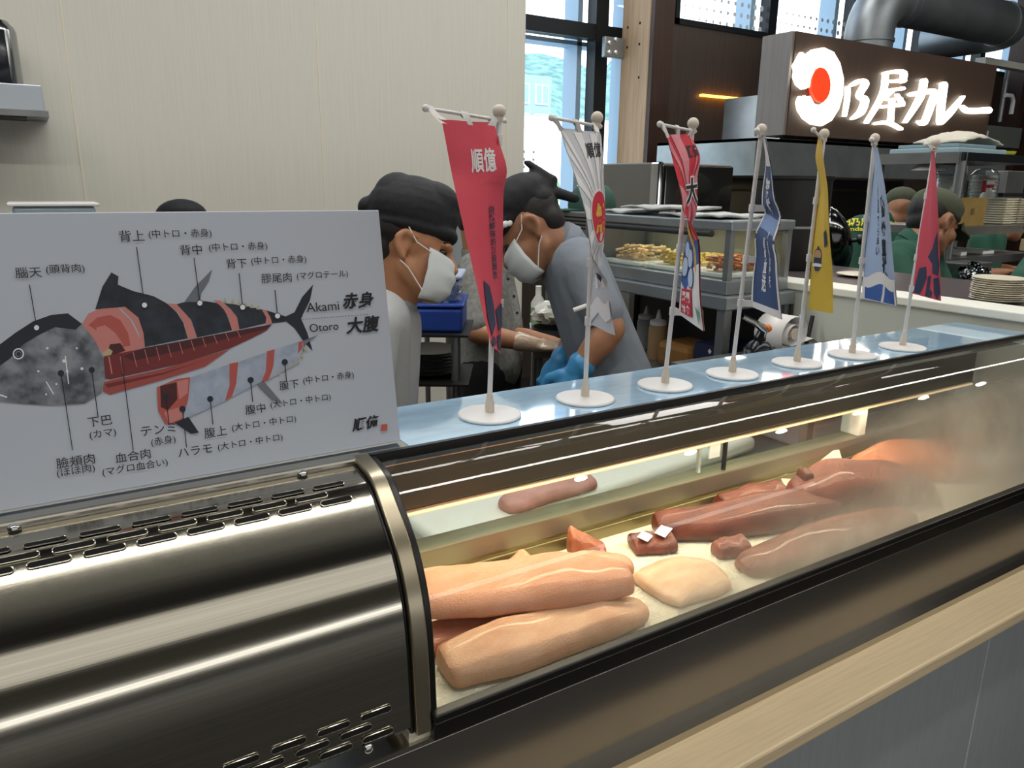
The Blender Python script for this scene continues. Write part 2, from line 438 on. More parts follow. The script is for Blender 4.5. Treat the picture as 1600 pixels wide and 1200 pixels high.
def shrub(name, c, r, label, seed, hue):
    rng = random.Random(seed); mb = MB()
    for k in range(700):
        u = V(rng.gauss(0,1), rng.gauss(0,1), rng.gauss(0,1)).normalized()*(rng.random()**.4)
        p = V(c[0]+u.x*r[0], c[1]+u.y*r[1], c[2]+u.z*r[2]); s = rng.uniform(.07, .14)
        a = V(rng.gauss(0,1), rng.gauss(0,1), rng.gauss(0,1)).normalized(); b = a.orthogonal().normalized()
        mb.add([p-a*s, p+b*s*.5, p+a*s, p-b*s*.5], [(0,1,2,3)])
    t = thing(name, label, 'shrub', (c[0], c[1], -.5))
    mb.build('foliage', hue, t, smooth=False)
    MB().tube([(c[0], c[1], -.5), (c[0], c[1], c[2])], [.07, .03]).build('stem', M_dpost, t)
P0 = PY(885, 295, 9.0)
shrub('shrub', (P0.x+.1, 9.0, .75), (.75, .6, .95), 'bright green shrub standing outside the tall window', 3, mat('shrub_leaf', '#8fb98a', .7))
shrub('shrub', (P0.x-1.0, 10.4, .35), (.8, .6, .75), 'darker low shrub outside, beside the bright green one', 5, mat('shrub_leaf_dark', '#6f9c84', .7))

# white partition between the sushi kitchen and the curry stall
pt = MB().box((1.85, .60, 0), (1.94, 2.12, 1.235)).build('wall_partition', mat('greenish_white_partition', '#cdd1c6', .5), smooth=False); struct(pt)
MB().box((1.842, .61, 1.235), (1.955, 2.13, 1.256)).build('cap', mat('white_cap', '#eeeee2', .45), pt, smooth=False, bevel=.003)
# ------------------------------------------------------------------ counter
ct = thing('counter', 'grey panelled counter with a pale wooden ledge under the display case', 'counter', (.4, .7, 0))
MB().box((-1.4, .55, 0), (1.845, .60, .775)).build('front_panel', M_gpanel, ct, smooth=False)
MB().box((1.343, .5493, 0), (1.346, .5506, .775)).build('panel_joint', mat('joint_grey', '#d0d3d4', .5), ct, smooth=False)
MB().box((-1.4, .60, 0), (1.845, .93, .775)).build('body', M_dark, ct, smooth=False)
MB().box((-1.4, .532, .775), (1.845, .935, .80)).build('ledge', M_ledge, ct, smooth=False, bevel=.004)

# ------------------------------------------------------------------ refrigerated display case
PROF = [(.775,1.2195),(.747,1.216),(.72,1.209),(.688,1.184),(.657,1.153),(.636,1.112),(.626,1.065),(.622,1.007),(.619,.962)]
def smooth_prof(pts, n=48):
    out = []
    N = len(pts)
    for i in range(N-1):
        p0 = pts[max(i-1,0)]; p1 = pts[i]; p2 = pts[i+1]; p3 = pts[min(i+2,N-1)]
        for k in range(6):
            t = k/6
            f = lambda a,b,c,d: .5*((2*b)+(-a+c)*t+(2*a-5*b+4*c-d)*t*t+(-a+3*b-3*c+d)*t**3)
            out.append((f(p0[0],p1[0],p2[0],p3[0]), f(p0[1],p1[1],p2[1],p3[1])))
    out.append(pts[-1]); return out
SP = smooth_prof(PROF)
SL = [0]
for a, b in zip(SP, SP[1:]): SL.append(SL[-1]+math.hypot(b[0]-a[0], b[1]-a[1]))
def arc(s, off=0):
    s = max(0, min(SL[-1]-1e-6, s)); i = 0
    while SL[i+1] < s: i += 1
    u = (s-SL[i])/(SL[i+1]-SL[i]); a, b = SP[i], SP[i+1]
    ty, tz = b[0]-a[0], b[1]-a[1]; L = math.hypot(ty, tz)
    return a[0]+ty*u+off*tz/L, a[1]+tz*u-off*ty/L      # off > 0 = outward (towards the customer)
M_top_layer = mat('pale_blue_layer', '#bfe4ff', .06, .28, coat=.8, noise=.12, nscale=18, stretch=(1, 3, 1))
dc = thing('display_case', 'curved glass refrigerated display case with stainless steel top and compressor cover', 'display case', (.4, .78, .80))
MB().box((-1.4, .622, .8005), (1.83, .925, .945)).build('base_band', mat('polished_base_steel', '#8f8c88', .2, .85, noise=.12, nscale=4), dc, smooth=False, bevel=.003)
MB().box((-1.4, .606, .8005), (1.83, .622, .812)).build('base_lip', M_ss, dc, smooth=False)
MB().box((-1.4, .776, 1.2), (1.812, .937, 1.2190)).build('top_panel', M_ssm, dc, smooth=False, bevel=.002)
MB().box((.346, .7775, 1.2190), (1.811, .9365, 1.2196)).build('blue_top_layer', M_top_layer, dc, smooth=False)  # thin layer over the steel top, pale blue put into its colour
MB().box((.286, .770, 1.210), (1.812, .7765, 1.2215)).build('top_gasket', M_black, dc, smooth=False)
MB().box((-1.4, .765, 1.212), (.286, .786, 1.2225)).build('top_trim', M_ss, dc, smooth=False, bevel=.003)
# compressor cover with slots
rows = []
for k in range(60):
    s = .006+(.330-.006)*k/59; y, z = arc(s, -.004); rows.append([V(-1.4, y, z), V(-.6, y, z), V(.270, y, z)])
cov = MB().grid(rows).build('compressor_cover', mat('cover_steel', '#b5b0a2', .13, 1, noise=.14, nscale=7, stretch=(.5, 60, 60), bump=.004, bscale=9), dc)
def stadium(xc, s, L, w, off, thick, n=8):
    pts = []
    for k in range(n+1): t = -pi/2+pi*k/n; pts.append((xc+L/2-w/2+w/2*cos(t), s+w/2*sin(t)))
    for k in range(n+1): t = pi/2+pi*k/n; pts.append((xc-L/2+w/2+w/2*cos(t), s+w/2*sin(t)))
    return pts
slot = MB(); rim = MB()
def add_slot(xc, s, L=.0325):
    for (mb, w, LL, o) in ((slot, .0058, L, -.0022),):
        pts = stadium(xc, s, LL, w, 0, 0)
        vs = []
        for (px, ps) in pts: y, z = arc(ps, o); vs.append(V(px, y, z))
        mb.add(vs, [tuple(range(len(vs)))])
    pts = stadium(xc, s, L+.0008, .0066, 0, 0)
    vs = []
    for (px, ps) in pts: y, z = arc(ps, -.0026); vs.append(V(px, y, z))
    rim.tube(vs, .0006, 6, closed=True)
for k in range(30):
    x = .231-k*.0427
    add_slot(x, .0435); add_slot(x-.022, .0568); add_slot(x+.001, .0675)
    add_slot(x+.002-k*.0013, .298); add_slot(x-.020-k*.0013, .3105); add_slot(x+.0025-k*.0013, .3235) if k else add_slot(.2335, .3235)
slot.build('vent_slot', M_hole, cov, smooth=False)
rim.build('slot_rim', mat('cut_steel_edge', '#e0dccb', .2, 1), cov)
for (x, s) in ((-.048, .011), (.213, .011), (.222, .333), (-.048, .333), (-.30, .011)):
    y, z = arc(s, -.002); y2, z2 = arc(s, .4)
    nrm = V(0, y2-y, z2-z).normalized()
    MB().lathe([(.0055, 0), (.0055, .0012), (.004, .0034), (.0015, .0042)], (x, y, z), 16, nrm).build('screw', M_ssm, cov)
# lit gap under the cover, steel arch, black seals
def arch(x0, x1, o0, o1, s0, s1, name, m, par_=dc, n=40):
    rows = []
    for k in range(n):
        s = s0+(s1-s0)*k/(n-1); ya, za = arc(s, o1); yb, zb = arc(s, o0)
        rows.append([V(x0, ya, za), V(x1, ya, za), V(x1, yb, zb), V(x0, yb, zb)])
    return MB().loft(rows).build(name, m, par_, ang=30, bevel=.0015)
arch(.2735, .291, -.03, .004, 0, .338, 'steel_arch', mat('arch_steel', '#b4aa93', .3, 1))
arch(.2700, .2735, -.03, -.003, 0, .338, 'arch_seam', M_black)
arch(.291, .299, -.03, .001, .002, .338, 'arch_gasket', M_black)
arch(1.80, 1.825, -.03, .004, 0, .338, 'end_arch', M_ss)
MB().box((-1.4, .6195, .945), (1.83, .66, .951)).build('base_top_edge', M_ss, dc, smooth=False)
MB().box((.291, .611, .9515), (1.80, .6215, .974)).box((.291, .608, .974), (1.80, .6215, .985)).build('bottom_gasket', M_black, dc, smooth=False, bevel=.002)
rows = []
for k in range(50):
    s = .002+.330*k/49; y, z = arc(s, -.003); rows.append([V(.298, y, z), V(.8, y, z), V(1.3, y, z), V(1.802, y, z)])
MB().grid(rows).build('curved_glass', M_fog, dc)
MB().prism([V(.255, *arc(.338*k/20, -.012)) for k in range(21)]+[V(.255, .93, .962), V(.255, .93, 1.2)], (.012, 0, 0)).build('divider', M_ssd, dc, smooth=False)
MB().box((.268, .624, .946), (1.80, .885, .962)).build('tray', M_paper, dc, smooth=False)
hd = MB().box((.268, .872, 1.093), (1.80, .925, 1.199)).build('rear_header', mat('header_dark_steel', '#55544f', .34, .8, noise=.15, nscale=5), dc, smooth=False, bevel=.003)
MB().box((.268, .870, 1.0905), (1.80, .874, 1.094)).build('header_edge', M_ss, hd, smooth=False)
MB().box((.268, .885, .946), (1.80, .926, 1.0195)).box((.268, .879, .946), (1.80, .885, .982)).build('rear_rail', M_rail, dc, smooth=False, bevel=.002)
MB().tube([(.31, .868, 1.0885), (1.79, .868, 1.0885)], .0022, 8).build('led_tube', M_led, dc)
for (x0, x1, y, hx) in ((.27, 1.02, .893, .985), (.965, 1.80, .908, 1.02)):
    g = MB().box((x0, y, 1.0195), (x1, y+.004, 1.093)).build('sliding_door', M_glass, dc, smooth=False)
    MB().box((x0 if x0 > .5 else x1-.006, y-.001, 1.0195), (x0+.006 if x0 > .5 else x1, y+.005, 1.093)).build('door_edge', M_alu if x0 < .5 else M_wplas, g, smooth=False)
    MB().box((hx-.014, y-.004, 1.05), (hx+.014, y-.0005, 1.0925)).build('door_handle', mat('pale_handle', '#b6b8b8', .4), g, smooth=False, bevel=.002)
p = PY(1341, 650, .90)
MB().box((p.x-.012, .886, 1.0195), (p.x+.012, .93, 1.2)).build('rear_post', M_wplas, dc, smooth=False, bevel=.003)

# ------------------------------------------------------------------ worktable behind the case, cutting board, fish on it
wt = thing('work_table', 'stainless steel worktable behind the display case under the cutting board', 'table', (.7, 1.1, 0))
MB().box((.1, .94, .90), (1.84, 1.27, .935)).build('table_top', M_ssd, wt, smooth=False, bevel=.003)
for (x, y) in ((.14, .97), (1.80, .97), (.14, 1.24), (1.80, 1.24)): MB().cyl((x, y, 0), (x, y, .90), .018, 12).build('leg', M_ssd, wt)
Mz = Matrix.Rotation(radians(7), 4, 'Z')
cb = MB().box((0, 0, 0), (.86, .205, .035), Matrix.Translation((.488, .985, .9355)) @ Mz).build('cutting_board', M_pe, bevel=.012)
tag(cb, 'thick white cutting board lying behind the glass case', 'cutting board')

def fish_block(name, path, wid, hgt, m, label, cat='fish', group=None, top=.55, seed=1, zb=.9635, tip0=.5, tip1=.6, twist=0, skew=0, wob=.004):
    """a cut loin: path of base points (x, y[, lift]); widths and heights along it; flat bottom, two sloping top faces"""
    rng = random.Random(seed); pts = [V(p[0], p[1], zb+(p[2] if len(p) > 2 else 0)) for p in path]
    N = 26; rows = []
    Ls = [0]
    for a, b in zip(pts, pts[1:]): Ls.append(Ls[-1]+(b-a).length)
    def at(u):
        s = u*Ls[-1]; i = 0
        while i < len(pts)-2 and Ls[i+1] < s: i += 1
        return pts[i].lerp(pts[i+1], (s-Ls[i])/(Ls[i+1]-Ls[i])), i
    def itp(l, u):
        f = u*(len(l)-1); i = min(int(f), len(l)-2); t = f-i; t = t*t*(3-2*t); return l[i]+(l[i+1]-l[i])*t
    ph = [rng.uniform(0, 6) for _ in range(6)]
    for k in range(N):
        u = k/(N-1); c, i = at(u); t = (at(min(1, u+.03))[0]-at(max(0, u-.03))[0]); t.z = 0; t.normalize()
        nrm = V(-t.y, t.x, 0); w = itp(wid, u); h = itp(hgt, u)
        e = 1
        if k == 0: e = tip0
        elif k == 1: e = (tip0+1)/2+.12*(1-tip0)
        if k == N-1: e = tip1
        elif k == N-2: e = (tip1+1)/2+.12*(1-tip1)
        w *= e; h *= (e+1)/2 if e < 1 else 1
        w *= 1+.03*sin(u*9+ph[0]); h *= 1+.05*sin(u*11+ph[1])
        sec = [(-.5, 0), (-.56, .08), (-.585, .28), (-.56, .50), (-.47, .68), (-.43, .735), (-.38, .77), (-.12, .90), (.08+top*.1, .985), (.16+top*.1, .99), (.24+top*.1, .94), (.42, .74), (.53, .50), (.57, .22), (.5, 0), (0, 0)]
        row = []
        for (a, b) in sec:
            j = rng.uniform(-wob, wob)*.35
            row.append(c + nrm*(w*(a+skew*b)+j) + V(0, 0, h*b+j*.5))
        rows.append(row)
    o = MB().loft(rows).build(name, m, sub=1, ang=70)
    tag(o, label, cat, group); return o
def fmat(name, a, b, spec=.5, rough=.42, sc=18):
    return mat(name, a, rough, spec=spec, noise=.3, nscale=sc, stretch=(1, 2.2, 2.2), col2=b, bump=.25, bscale=260, sub=.12, subr=(.02, .008, .004), coat=.12)
F_sal = fmat('salmon_pink_flesh', '#d3987a', '#c98a66')
F_sal2 = fmat('salmon_pale_flesh', '#d9aa88', '#cd9672')
F_pale = fmat('pale_peach_flesh', '#e6c4a4', '#dcb08c')
F_brn = fmat('brownish_flesh', '#b06c4c', '#8f4f38')
F_red = fmat('deep_red_flesh', '#73331f', '#571f14')
F_red2 = fmat('red_flesh', '#86422e', '#6a2c20')
F_org = fmat('orange_flesh', '#d07a48', '#b9602f')
G1 = 'tuna loins in the display case'
g = lambda px, py, z=.9635: (PZ(px, py, z).x, PZ(px, py, z).y)
def L(px, py, lift=0): q = PZ(px, py, .9635+lift); return (q.x, q.y, lift)
fish_block('fish_loin', [(.338,.690), (.431,.682), (.544,.678), (.640,.680)], [.060,.070,.068,.05], [.036,.045,.042,.02], F_sal2, 'thick salmon-coloured loin nearest the glass, its cut end at the steel arch', group=None, seed=2, tip0=.92, tip1=.4)
fish_block('fish_loin', [(.318,.752), (.42,.745), (.53,.732)], [.045,.050,.040], [.028,.030,.018], F_brn, 'brownish loin squeezed between two thick pale loins', seed=3)
fish_block('fish_loin', [L(630,947,.036), L(760,938,.038), L(890,924,.036), L(985,916,.030)], [.07,.084,.080,.052], [.036,.042,.044,.036], F_sal, 'longest thick salmon-coloured loin lying on top of others', seed=4, tip0=.8, tip1=.75, skew=.1)
fish_block('fish_loin', [L(862,918), L(930,905), L(988,890)], [.06,.06,.028], [.036,.042,.022], F_sal, 'short pointed orange-pink loin peeking out behind the longest one', seed=5, tip1=.25)
fish_block('fish_piece', [L(780,912), L(826,893)], [.03,.045], [.022,.034], F_sal, 'small wedge of fish at the rear rail, left of the labelled wedge', seed=6, tip0=.4, tip1=.9)
fw_ = fish_block('fish_piece', [L(888,868), L(945,862)], [.035,.028], [.046,.018], F_brn, 'shrink-wrapped wedge of fish with a pink price sticker', seed=7, tip0=.75, tip1=.5)
p = PZ(912, 862, .980); MB().box((-.018,-.0006,-.007), (.022,.0006,.007), Matrix.Translation(p+V(0,-.026,-.002)) @ Matrix.Rotation(radians(-20),4,'Y')@ Matrix.Rotation(radians(-35),4,'X')).build('price_sticker', mat('pink_sticker', '#e58fb4', .5), fw_, smooth=False)
fish_block('fish_loin', [(.672,.705), (.735,.706), (.80,.695)], [.085,.10,.075], [.018,.026,.018], F_pale, 'flat pale peach fillet between the pink loins and the red ones', seed=8)
fish_block('fish_loin', [(.965,.850), (1.035,.846), (1.12,.842)], [.046,.050,.046], [.034,.036,.034], F_red, 'dark red block beside the rear rail, rear of the red pile', seed=9, tip0=.85, tip1=.8)
fish_block('fish_loin', [(.805,.846), (.90,.800), (1.03,.772), (1.17,.758)], [.055,.068,.072,.056], [.040,.048,.052,.036], F_red, 'long dark red loin ending in a squared cut near the wrapped block', seed=10, tip0=.85, tip1=.5)
pk = fish_block('fish_pack', [L(985,858), L(1052,853)], [.046,.046], [.024,.022], F_red, 'small dark block in clear wrap with two white price labels', seed=11, tip0=.85, tip1=.85)
for (px, py, w) in ((1008, 838, .012), (1038, 828, .022)):
    q = PZ(px, py, .9885); MB().box((-w,-.009,-.0004), (w,.009,.0004), Matrix.Translation(q) @ Matrix.Rotation(radians(28),4,'Z') @ Matrix.Rotation(radians(12),4,'X')).build('price_label', M_wplas, pk, smooth=False)
fish_block('fish_piece', [(.838,.742), (.895,.728)], [.03,.04], [.024,.026], F_red2, 'little red offcut under the long dark red loin', seed=12)
fish_block('fish_loin', [(.83,.682), (.95,.676), (1.10,.676), (1.24,.668)], [.055,.078,.078,.06], [.026,.034,.02], F_red2, 'red loin at the front of the red pile behind misted glass', seed=13)
fish_block('fish_loin', [(1.085,.795,.012), (1.17,.780,.014), (1.28,.748,.006), (1.38,.715,0)], [.06,.094,.10,.075], [.050,.064,.064,.034], F_red2, 'largest red loin, misted over, in the middle of the case', seed=14, tip0=.6)
fish_block('fish_piece', [(1.104, .796, .054), (1.124, .792, .056)], [.022,.024], [.020,.016], F_red, 'dark red knob of fish perched on top of the red pile', seed=15)
fish_block('fish_loin', [(1.315,.838), (1.40,.815), (1.49,.780), (1.59,.735)], [.05,.09,.12,.07], [.042,.064,.060,.03], F_org, 'orange loin at the far end of the case', seed=16)
fish_block('fish_loin', [(1.565,.838), (1.64,.826), (1.75,.812)], [.04,.06,.05], [.030,.046,.03], F_brn, 'brownish loin behind the orange one in the misted far corner', seed=17)
fish_block('fish_piece', [(PZ(785,800,.97).x, PZ(785,800,.97).y), (PZ(860,775,.97).x, PZ(860,775,.97).y), (PZ(925,757,.97).x, PZ(925,757,.97).y)], [.05,.056,.05], [.026,.030,.024], mat('pale_rose_flesh', '#c98f86', .5, noise=.3, nscale=25, col2='#b5786f'), 'pale rose block of fish on the white cutting board', seed=18, zb=.9708)
def card(px, py, w, h, label, yaw=0):
    q = PZ(px, py, .9635); o = MB().box((-w/2,-.001,0), (w/2,.001,h), Matrix.Translation(q) @ Matrix.Rotation(radians(yaw),4,'Z') @ Matrix.Rotation(radians(-35),4,'X')).build('price_card', M_pe, smooth=False); tag(o, label, 'price card')
card(1236, 757, .045, .022, 'thin cream price card at the rear rail behind the red pile', 10)
card(1306, 742, .05, .05, 'cream price card beside the orange loin', -15)
kn = thing('kitchen_knife', 'knife with dark handle lying beside the white cutting board', 'knife', (.5, .97, .9355))
q = PZ(715, 850, .94)
MB().box((.50,.945,.9358), (.60,.962,.947)).build('handle', M_blackp, kn, bevel=.004); MB().box((.60,.944,.938), (.78,.966,.9395)).build('blade', M_ssm, kn, smooth=False)
# ------------------------------------------------------------------ tuna cut chart standing on the case
B0 = V(.341, .795, 1.2225); BU = V(0, .044, .2665).normalized(); BX = V(1, 0, 0); BN = V(0, -BU.z, BU.y)
def bp(px, py, off=0): return PP(px, py, B0, BN) + BN*off
def bz(x, y, off=0): return bp(x/2.5, 320+y/2.5, off)      # from an enlarged view of the chart
hgt = .271
board = thing('fish_chart_board', 'white board with a tuna diagram and cut names leaning on the steel top', 'sign board', (0, .8, 1.2195))
c = [B0+BX*(-.80), B0, B0+BU*hgt, B0+BX*(-.80)+BU*hgt]
MB().prism(c, -BN*.011).build('panel', mat('chart_backlit_white', '#b9c0cb', .55), board, smooth=False, bevel=.0012)  # white board; its backlit grey-blue tone is put into the colour
ink = mat('print_black', '#15151a', .6)
C = {k: mat('print_'+k, v, .6) for k, v in dict(navy='#1d222e', pink='#c9807a', rose='#b4564f', red='#73292a', dkred='#4a1a1e', strip='#a04a44', silver='#a3aebf', grey='#6d737c', white='#e9e9ec', seal='#c65a48', straw='#b9ad8b').items()}
C['head'] = mat('print_head', '#8b9098', .6, noise=.5, nscale=55, col2='#42474e')
C['back'] = mat('print_back', '#1b2029', .6, noise=.4, nscale=60, col2='#2c3442')
C['belly'] = mat('print_belly', '#aab4c6', .6, noise=.2, nscale=70, col2='#94a0b6')
names = list(C); pic = MB(); lay = [0]
def poly(pts, col, lift=None):
    lay[0] += 1; o = .0003 + lay[0]*.000012
    pic.cur = names.index(col); pic.add([bz(x, y, o) for x, y in pts], [tuple(range(len(pts)))])
def disc(x, y, r, col, n=20): poly([(x+r*cos(2*pi*k/n), y+r*sin(2*pi*k/n)) for k in range(n)], col)
def stroke(a, b, w, col):
    dx, dy = b[0]-a[0], b[1]-a[1]; l = math.hypot(dx, dy); nx, ny = -dy/l*w/2, dx/l*w/2
    poly([(a[0]+nx, a[1]+ny), (b[0]+nx, b[1]+ny), (b[0]-nx, b[1]-ny), (a[0]-nx, a[1]-ny)], col)
poly([(320,465),(345,425),(400,402),(460,402),(510,450),(545,520),(555,560),(480,580),(420,592),(400,580),(370,530)], 'pink')
poly([(345,470),(380,440),(430,430),(470,450),(500,500),(510,550),(450,560),(430,520),(390,500)], 'rose')
poly([(375,480),(410,470),(450,500),(480,545),(455,575),(420,580),(395,545),(385,510)], 'pink')
poly([(430,545),(470,540),(490,570),(440,588),(415,582)], 'dkred')
poly([(400,580),(425,560),(440,572),(432,590),(405,592)], 'straw')
poly([(372,408),(400,320),(435,264),(463,280),(460,312),(520,337),(600,357),(650,384),(690,420),(715,460),(733,522),(560,557),(552,505),(525,445),(470,400)], 'back')
poly([(470,400),(488,398),(540,440),(560,500),(566,556),(552,558),(545,505),(518,450)], 'pink')
poly([(650,385),(690,388),(745,450),(768,518),(733,523),(722,470),(695,418)], 'pink')
poly([(690,388),(720,380),(800,376),(850,384),(880,415),(907,490),(770,518),(747,450)], 'back')
poly([(720,379),(762,320),(829,252),(815,300),(786,345),(781,380)], 'grey')
poly([(833,372),(860,374),(902,410),(926,440),(935,487),(906,491),(892,440),(870,402)], 'pink')
poly([(875,384),(950,393),(1022,408),(1042,440),(1037,463),(935,487),(926,440),(902,408)], 'back')
poly([(1022,408),(1040,412),(1056,440),(1063,463),(1037,465),(1040,440)], 'pink')
poly([(1040,412),(1115,436),(1150,420),(1180,360),(1223,311),(1211,372),(1183,428),(1176,446),(1200,500),(1221,571),(1190,540),(1150,482),(1118,456),(1063,463),(1056,440)], 'navy')
for x, y in ((870,372),(900,378),(925,384),(950,388),(975,394),(1000,400)): poly([(x,y+8),(x+8,y-10),(x+16,y+10)], 'straw')
poly([(405,592),(480,577),(1063,466),(1040,492),(985,520),(900,560),(700,622),(430,682),(412,680)], 'red')
poly([(560,560),(1063,466),(1040,485),(700,570),(520,610),(480,592)], 'dkred')
for k in range(10):
    x = 520+k*45; y = 575-k*9.5
    stroke((x, y), (x+14, y+58-k*3.2), 2.5, 'pink')
poly([(405,692),(640,640),(860,575),(900,562),(800,632),(640,682),(430,741),(403,730)], 'strip')
poly([(410,700),(640,655),(800,606),(640,662),(420,715)], 'red')
for x in (425, 470): stroke((x, 592), (x+12, 660), 5, 'pink')
poly([(0,545),(60,500),(130,455),(200,430),(265,424),(320,465),(370,530),(405,600),(411,680),(396,735),(330,776),(200,783),(80,776),(0,768),(-60,760),(-110,700),(-60,610)], 'head')
poly([(-60,610),(0,545),(60,500),(130,455),(200,430),(265,424),(320,465),(295,488),(215,478),(150,510),(90,545),(40,600),(-30,650)], 'navy')
disc(72, 582, 22, 'white'); disc(72, 582, 17, 'navy'); disc(72, 582, 12, 'grey'); disc(73, 583, 8, 'navy')
for (x, y, r) in ((250,610,14),(262,650,10),(185,560,9),(320,640,12),(300,560,8),(150,650,9),(220,700,8),(180,740,8)): disc(x, y, r*.5, 'white', 9)
stroke((255, 590), (268, 700), 4, 'white'); stroke((180, 690), (210, 740), 4, 'white'); stroke((0, 742), (28, 752), 6, 'white')
poly([(613,712),(690,680),(742,673),(742,740),(702,852),(645,857),(617,802)], 'rose')
poly([(625,708),(690,693),(692,760),(655,802),(628,790)], 'dkred'); poly([(690,690),(735,680),(732,735),(700,760)], 'pink'); poly([(640,810),(700,790),(720,830),(660,855)], 'pink')
poly([(742,675),(892,623),(900,655),(898,705),(880,765),(740,828),(712,840),(735,760)], 'belly')
poly([(895,621),(930,614),(922,700),(905,750),(878,766),(896,705)], 'rose')
poly([(930,614),(1042,575),(1047,605),(1036,660),(1020,690),(905,750),(922,700)], 'belly')
poly([(1042,572),(1072,564),(1067,640),(1047,685),(1020,692),(1037,650)], 'rose')
poly([(1072,564),(1168,534),(1192,545),(1163,618),(1075,667),(1050,683),(1067,630)], 'belly')
poly([(1165,536),(1183,531),(1180,560),(1163,582)], 'rose'); poly([(1186,530),(1243,507),(1192,545),(1178,590)], 'grey')
for x, y in ((1190,565),(1175,590),(1160,612),(1135,628),(1110,645),(1085,660)): poly([(x-8,y-8),(x+10,y+14),(x+4,y-10)], 'straw')
poly([(680,850),(735,828),(777,890),(745,894)], 'navy'); poly([(1003,702),(1030,690),(1104,776),(1062,762)], 'grey')
L_ = [((115,312),(142,470),1),((533,165),(563,382),1),((757,207),(779,374),1),((933,267),(946,390),1),((1073,333),(1082,424),1),((283,957),(238,657),0),((383,830),(358,645),0),((520,957),(473,590),2),((660,860),(647,750),0),((728,947),(712,797),0),((831,858),(820,758),0),((986,770),(978,684),0),((1118,690),(1111,614),0)]
for a, b, k in L_:
    stroke(a, b, 3.4, 'navy')
    if k == 0: disc(b[0], b[1], 12, 'navy')
    if k == 1: disc(b[0]+1, b[1]+10, 13, 'navy'); disc(b[0]+1, b[1]+10, 10, 'white')
for k in range(22):
    t = k/22; stroke((1180+260*t, 448-20*t), (1187+260*t, 447.5-20*t), 2.4, 'grey')
poly([(1487,858),(1511,855),(1511,880),(1487,883)], 'seal')
pic.build('printed_picture', [C[k] for k in names], board, smooth=False)
TX = [("背上",187,378,226,375,.0),("(中トロ・赤身)",233,374.5,331,372,0),("背中",282,399,316,398,0),("(中トロ・赤身)",327,395,418,393,0),("背下",354,420,386,419,0),("(中トロ・赤身)",393,416,479,415,0),("膠尾肉",409,443,456,442,0),("(マグロテール)",464,439,544,437,0),("Akami",479,488,530,485,.0),("Otoro",484,519,529,517,.0),("赤身",534,484,582,480,.03),("大腹",540,523,591,521,.03),("腦天",25,435,66,433,0),("(頭背肉)",73,430,133,428,0),("腹下",437,610,467,606,0),("(中トロ・赤身)",474,602,553,595,0),("腹中",384,648,415,644,0),("(大トロ・中トロ)",423,640,517,629,0),("腹上",320,685,355,680,0),("(大トロ・中トロ)",363,676,463,663,0),("ハラモ",279,715,332,708,0),("(大トロ・中トロ)",341,706,442,692,0),("テンミ",221,682,275,676,0),("(赤身)",237,699,275,694,0),("下巴",138,668,176,664,0),("(カマ)",141,688,182,682,0),("血合肉",181,724,236,717,0),("(マグロ血合い)",161,746,263,733,0),("臉頰肉",89,733,149,725,0),("(ほほ肉)",90,748,149,738,0),("順億",550,675,590,670,.03)]
lt = MB()
for (s, x0, y0, x1, y1, bold) in TX:
    me = text_me(s, 1.0, bold); xs = [v.co.x for v in me.vertices]; ys = [v.co.y for v in me.vertices]
    a = bp(x0, y0); b = bp(x1, y1); sc = (b-a).length/(max(xs)-min(xs)); ym = 0 if s[0] in 'AO' else min(ys)
    dirx = (b-a).normalized(); sh = .22 if bold else 0
    lt.add([a + BX*((v.co.x-min(xs)+sh*(v.co.y-ym))*sc) + BU*((v.co.y-ym)*sc) + BN*.0013 for v in me.vertices], [tuple(p.vertices) for p in me.polygons])
    bpy.data.meshes.remove(me)
lt.build('lettering', ink, board, smooth=False)

